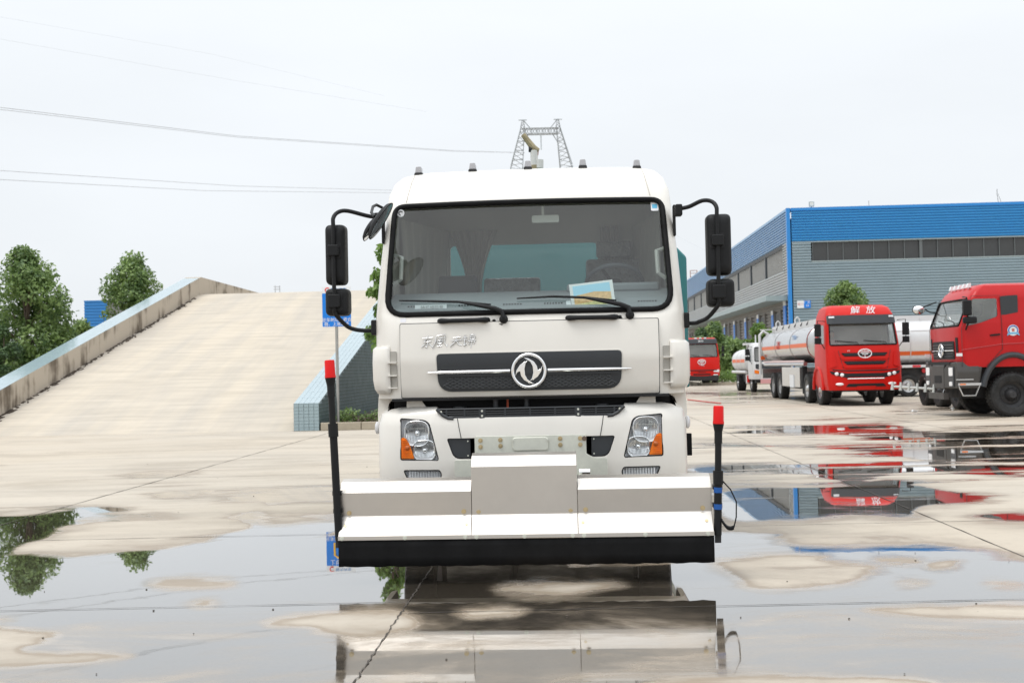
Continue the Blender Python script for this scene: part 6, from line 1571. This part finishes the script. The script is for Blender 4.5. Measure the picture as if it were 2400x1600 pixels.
# crest on the door
rd = MB(); rd.cyl((1.176, 1.36, 2.06), (1.182, 1.36, 2.06), .13, n=24); rd.build('door_crest', SIGNW, CT)
MB().tube([(1.184, 1.36 + .105 * math.cos(a), 2.06 + .105 * math.sin(a)) for a in [-.5 + i * .26 for i in range(17)]], .014, 5).build('crest_ring', mat('crest_blue', (.05, .16, .50), .5), CT)
MB().prism(rpoly([(1.21, 1.93), (1.29, 1.97), (1.43, 1.97), (1.51, 1.93), (1.49, 1.99), (1.42, 2.01), (1.30, 2.01), (1.23, 1.99)], .01), 1.183, 1.187, 'yz').build('crest_ribbon', mat('crest_cyan', (.15, .45, .70), .5), CT)
MB().bb((1.183, 1.33, 2.03), (1.186, 1.39, 2.10)).build('crest_mark', mat('crest_red', (.55, .15, .12), .5), CT, smooth=0)
MB().prism(rpoly([(-.42, .68), (.42, .68), (.42, 1.26), (-.42, 1.26)], .03), -.04, .4).build('bumper_centre', GREYB, CT, bevel=.02)
MB().bb((-.25, -.05, .82), (.25, -.036, 1.0)).build('plate_recess', DARK, CT, smooth=0)
MB().bb((-.8, -.02, 1.26), (.8, .3, 1.34)).build('bumper_gap', DARK, CT, smooth=0)
g = conform(rpoly([(-.78, 1.40), (.78, 1.40), (.78, 1.84), (-.78, 1.84)], .05), fy, .0, -.015, .1).build('grille', BLACKP, CT)
for z in (1.47, 1.54, 1.68, 1.75): MB().tube([(x, fy(x, z) - .022, z) for x in [-.72 + i * .16 for i in range(10)]], .010, 5).build('grille_bar', GRAPH, g)
MB().tube([(x, fy(x, 1.61) - .026, 1.61) for x in [-.78 + i * .156 for i in range(11)]], .014, 6).build('chrome_bar', CHROME, g)
e2 = bpy.data.objects.new('emblem', None); COL.objects.link(e2); e2.parent = CT; e2.location = (0, fy(0, 1.6) - .045, 1.61)
MB().tube([(.16 * math.cos(a * math.pi / 14), 0, .16 * math.sin(a * math.pi / 14)) for a in range(28)], .018, 8, closed=True).build('ring', CHROME, e2)
for r_ in (1, -1): MB().prism([(x * .15 * r_, z * .15 * r_) for x, z in sw], .012, -.004).build('swallow', CHROME, e2)
for s in (1,):
    h = bpy.data.objects.new('mirror', None); COL.objects.link(h); h.parent = CT
    MB().prism(rrect(.14, 2.43, .34, 2.80, .04), 1.28, 1.42, 'yz').build('mirror_head', BLACKP, h, bevel=.03)
    MB().prism(rrect(.14, 2.24, .46, 2.40, .05), 1.28, 1.40, 'yz').build('mirror_head', BLACKP, h, bevel=.03)
    MB().tube([(1.16, .22, 2.88), (1.34, .24, 2.86), (1.34, .26, 2.24), (1.18, .26, 2.10)], .02, 6).build('mirror_arm', BLACKP, h)
h = bpy.data.objects.new('convex_mirror', None); COL.objects.link(h); h.parent = CT
MB().ball((-1.0, -.16, 2.69), .165, (.35, 1, .74)).build('mirror_head', BLACKP, h)
MB().ball((-.965, -.165, 2.688), .148, (.35, 1, .74)).build('mirror_glass', CHROME, h)
MB().tube([(-1.0, -.14, 2.72), (-1.05, -.05, 2.75), (-1.05, .32, 2.88)], .018, 6).build('bracket', BLACKP, h)
MB().tube([(-1.05, -.05, 2.75), (-1.08, .16, 2.62), (-1.08, .30, 2.60)], .016, 6).build('bracket', BLACKP, h)
wipers(CT, fy, 2.2, (-.45, .2, .85), .55)
MB().bb((-.95, .16, 2.12), (.95, .22, 2.18)).build('wiper_tray', GRAPH, CT, smooth=0)
for k in range(5): MB().prism(rpoly([(.50, 3.13), (.60, 3.13), (.60, 3.24), (.54, 3.24)], .01), -.6 + k * .3 - .05, -.6 + k * .3 + .05, 'yz').build('roof_lamp', SIGNW, CT)
for y in (1.5,): 
    for s in (-.5, .5):
        st = MB(); st.prism(rpoly([(y, 2.0), (y + .14, 2.0), (y + .24, 2.62), (y + .12, 2.66)], .04), s - .24, s + .24, 'yz'); st.build('seat', mat('pale_seat_cover', (.5, .5, .48), .6), CT, bevel=.03)
MB().bb((-.6, .3, .45), (.6, 7.0, 1.18)).build('chassis', CHASS, CT, smooth=0)
MB().bb((-.7, -.06, .42), (.45, .06, .58)).build('underrun_bar', GREYB, CT, smooth=0)
MB().bb((-1.12, 3.5, 1.2), (1.12, 9.0, 2.6)).build('tank_body', CRIMSON, CT, smooth=0, bevel=.1)
# spray pipe with nozzles in front
PIPE = mat('pale_pipe_paint', (.58, .59, .57), .4, .3)
sp2 = bpy.data.objects.new('spray_pipe', None); COL.objects.link(sp2); sp2.parent = CT
MB().cyl((-.6, -1.0, .74), (-.35, .0, .66), .03, n=8).build('pipe', PIPE, sp2)
for k in range(6):
    f = k / 5; c = Vector((-.6 + .25 * f, -1.0 + .95 * f, .74 - .08 * f))
    MB().cyl(c - Vector((0, 0, .09)), c + Vector((0, .02, .12)), .045, .03, n=8).build('nozzle', PIPE, sp2)

# ---- bare chassis whose tyres show under the crimson lorry
BC = thing('truck_chassis', 'black bare lorry chassis whose row of tyres shows below the grey bumper', 'lorry', frame(Vector((13.5, 29.6, 0))))
MB().bb((-.5, 0, .55), (-.36, 6.2, .8)).build('chassis_rail', CHASS, BC, smooth=0); MB().bb((.36, 0, .55), (.5, 6.2, .8)).build('chassis_rail', CHASS, BC, smooth=0)
for y in (.3, 1.5, 3.0, 4.3):
    MB().cyl((-1, y, .48), (1, y, .48), .07).build('axle', CHASS, BC)
    for s in (-1, 1): wheel(BC, (s * 1.02, y, .48), .48, .34, mat('black_rim', (.03, .03, .032), .5), side=s)

# ---- red lorry far down the yard
p = at(1646, 900, 70)
FT = thing('lorry', 'small distant red cab lorry with black visor at the end of the factory wall', 'lorry', frame(Vector((p.x, 70, 0))))
S = [(.62, 1.12, .04, 1.9, .14, .05), (1.0, 1.16, .0, 1.9, .16, .06), (1.75, 1.16, .06, 1.9, .18, .06), (2.7, 1.08, .34, 1.9, .18, .06), (2.95, 1.03, .42, 1.9, .16, .05), (3.04, .9, .6, 1.8, .16, .04)]
_, fy = make_cab(FT, S, RED, rpoly([(-1.02, 1.82), (1.02, 1.82), (.98, 2.62), (-.98, 2.62)], .08), [rpoly([(.5, 1.85), (1.25, 1.85), (1.25, 2.6), (.65, 2.6)], .05)], floor=1.2)
conform(rpoly([(-1.05, 2.66), (1.05, 2.66), (1.0, 2.97), (-1.0, 2.97)], .03), fy, .0, -.12, .1).build('sun_visor', GRAPH, FT, bevel=.01)
text('visor_lettering', '解放', .17, SIGNW, FT, (0, fy(0, 2.8) - .125, 2.80), depth=.004)
for x in (-.3, .0, .3): MB().bb((x - .07, .35, 2.98), (x + .07, .5, 3.06)).build('roof_lamp', SIGNW, FT, smooth=0)
faw_badge(FT, (0, fy(0, 1.5) - .03, 1.50), .24)
text('name_lettering', '一汽解放', .08, SIGNW, FT, (0, fy(0, 1.28) - .01, 1.28), depth=.003)
MB().tube([(x, fy(x, 1.02) - .004, .98) for x in [-.95 + i * .19 for i in range(11)]], .03, 5).build('panel_gap', DARK, FT)
for s in (-1, 1):
    conform(mir(rpoly([(.70, .88), (1.08, .84), (1.10, 1.02), (.80, .98)], .03), s), fy, .0, -.02, .08).build('headlight', SIGNW, FT)
    conform(mir(rrect(.72, .66, 1.0, .72, .01), s), fy, .0, -.02, .08).build('fog_light', SIGNW, FT)
    wheel(FT, (s * .95, 1.3, .48), .48, .3, side=s); wheel(FT, (s * .85, 5.0, .48), .48, .5, side=s)
conform(rrect(-.55, .68, .55, .76, .02), fy, .0, -.012, .1).build('lower_intake', DARK, FT)
conform(rrect(-.25, .84, .25, .88, .01), fy, .0, -.012, .1).build('grille', DARK, FT)
MB().bb((-1.05, .05, .32), (1.05, .3, .66)).build('bumper', CHASS, FT, smooth=0, bevel=.03)
MB().bb((-.6, .3, .4), (.6, 7, .95)).build('chassis', CHASS, FT, smooth=0)
mirrors(FT, 1.16, .3, 2.1, 2.5, 1.85, 2.05, .16)
wipers(FT, fy, 1.8, (-.1, .7), .6)

# ================================================================== SMALL THINGS ON THE YARD
g_ = ground_at(2143, 966)
m = MB(); vs = [(random.uniform(-.09, .09), random.uniform(-.06, .06), random.uniform(.0, .07)) for _ in range(14)]
bm = bmesh.new(); [bm.verts.new(v) for v in vs]; bmesh.ops.convex_hull(bm, input=bm.verts); bm.verts.index_update()
me = bpy.data.meshes.new('litter'); bm.to_mesh(me); bm.free(); me.materials.append(SIGNW)
o = link('litter', me); o.location = (g_.x, g_.y, 0); tag(o, 'crumpled white scrap of paper on dry concrete near the crimson lorry', 'litter')
a = ground_at(1612, 938); b_ = ground_at(1690, 947)
mb = MB(); mb.tube([a + (b_ - a) * t + Vector((0, .12 * math.sin(t * 9), .03)) for t in [i / 14 for i in range(15)]], .022, 6)
o = mb.build('rope', mat('red_rope', (.55, .06, .05), .7), None); tag(o, 'thin red rope lying on the concrete behind the white lorry', 'rope')
STONE = mat('pebble_grey', (.09, .075, .06), .9, var=.3)
gm = MB()
for i, (px, py_) in enumerate([(360, 1431), (454, 1485), (152, 941), (510, 1120), (860, 1094), (346, 1088), (205, 1043), (640, 1428), (2288, 1415), (1845, 1363), (2145, 1296), (1990, 1450), (1736, 1447), (2120, 1580), (226, 1580), (1352, 1434)] + [(random.uniform(0, 2400), 1080 + 500 * random.random()) for _ in range(14)]):
    q = ground_at(px, py_)
    if q.y < 0: continue
    if q.y > 26: continue
    s_ = random.uniform(.7, 1.4); gm.ball((q.x, q.y, .004), .005 * s_, (1.2, .9, .6), 6, 4)
o = gm.build('grit', STONE, None); o['kind'] = 'stuff'; tag(o, 'loose dark grit scattered over the wet concrete', 'grit')
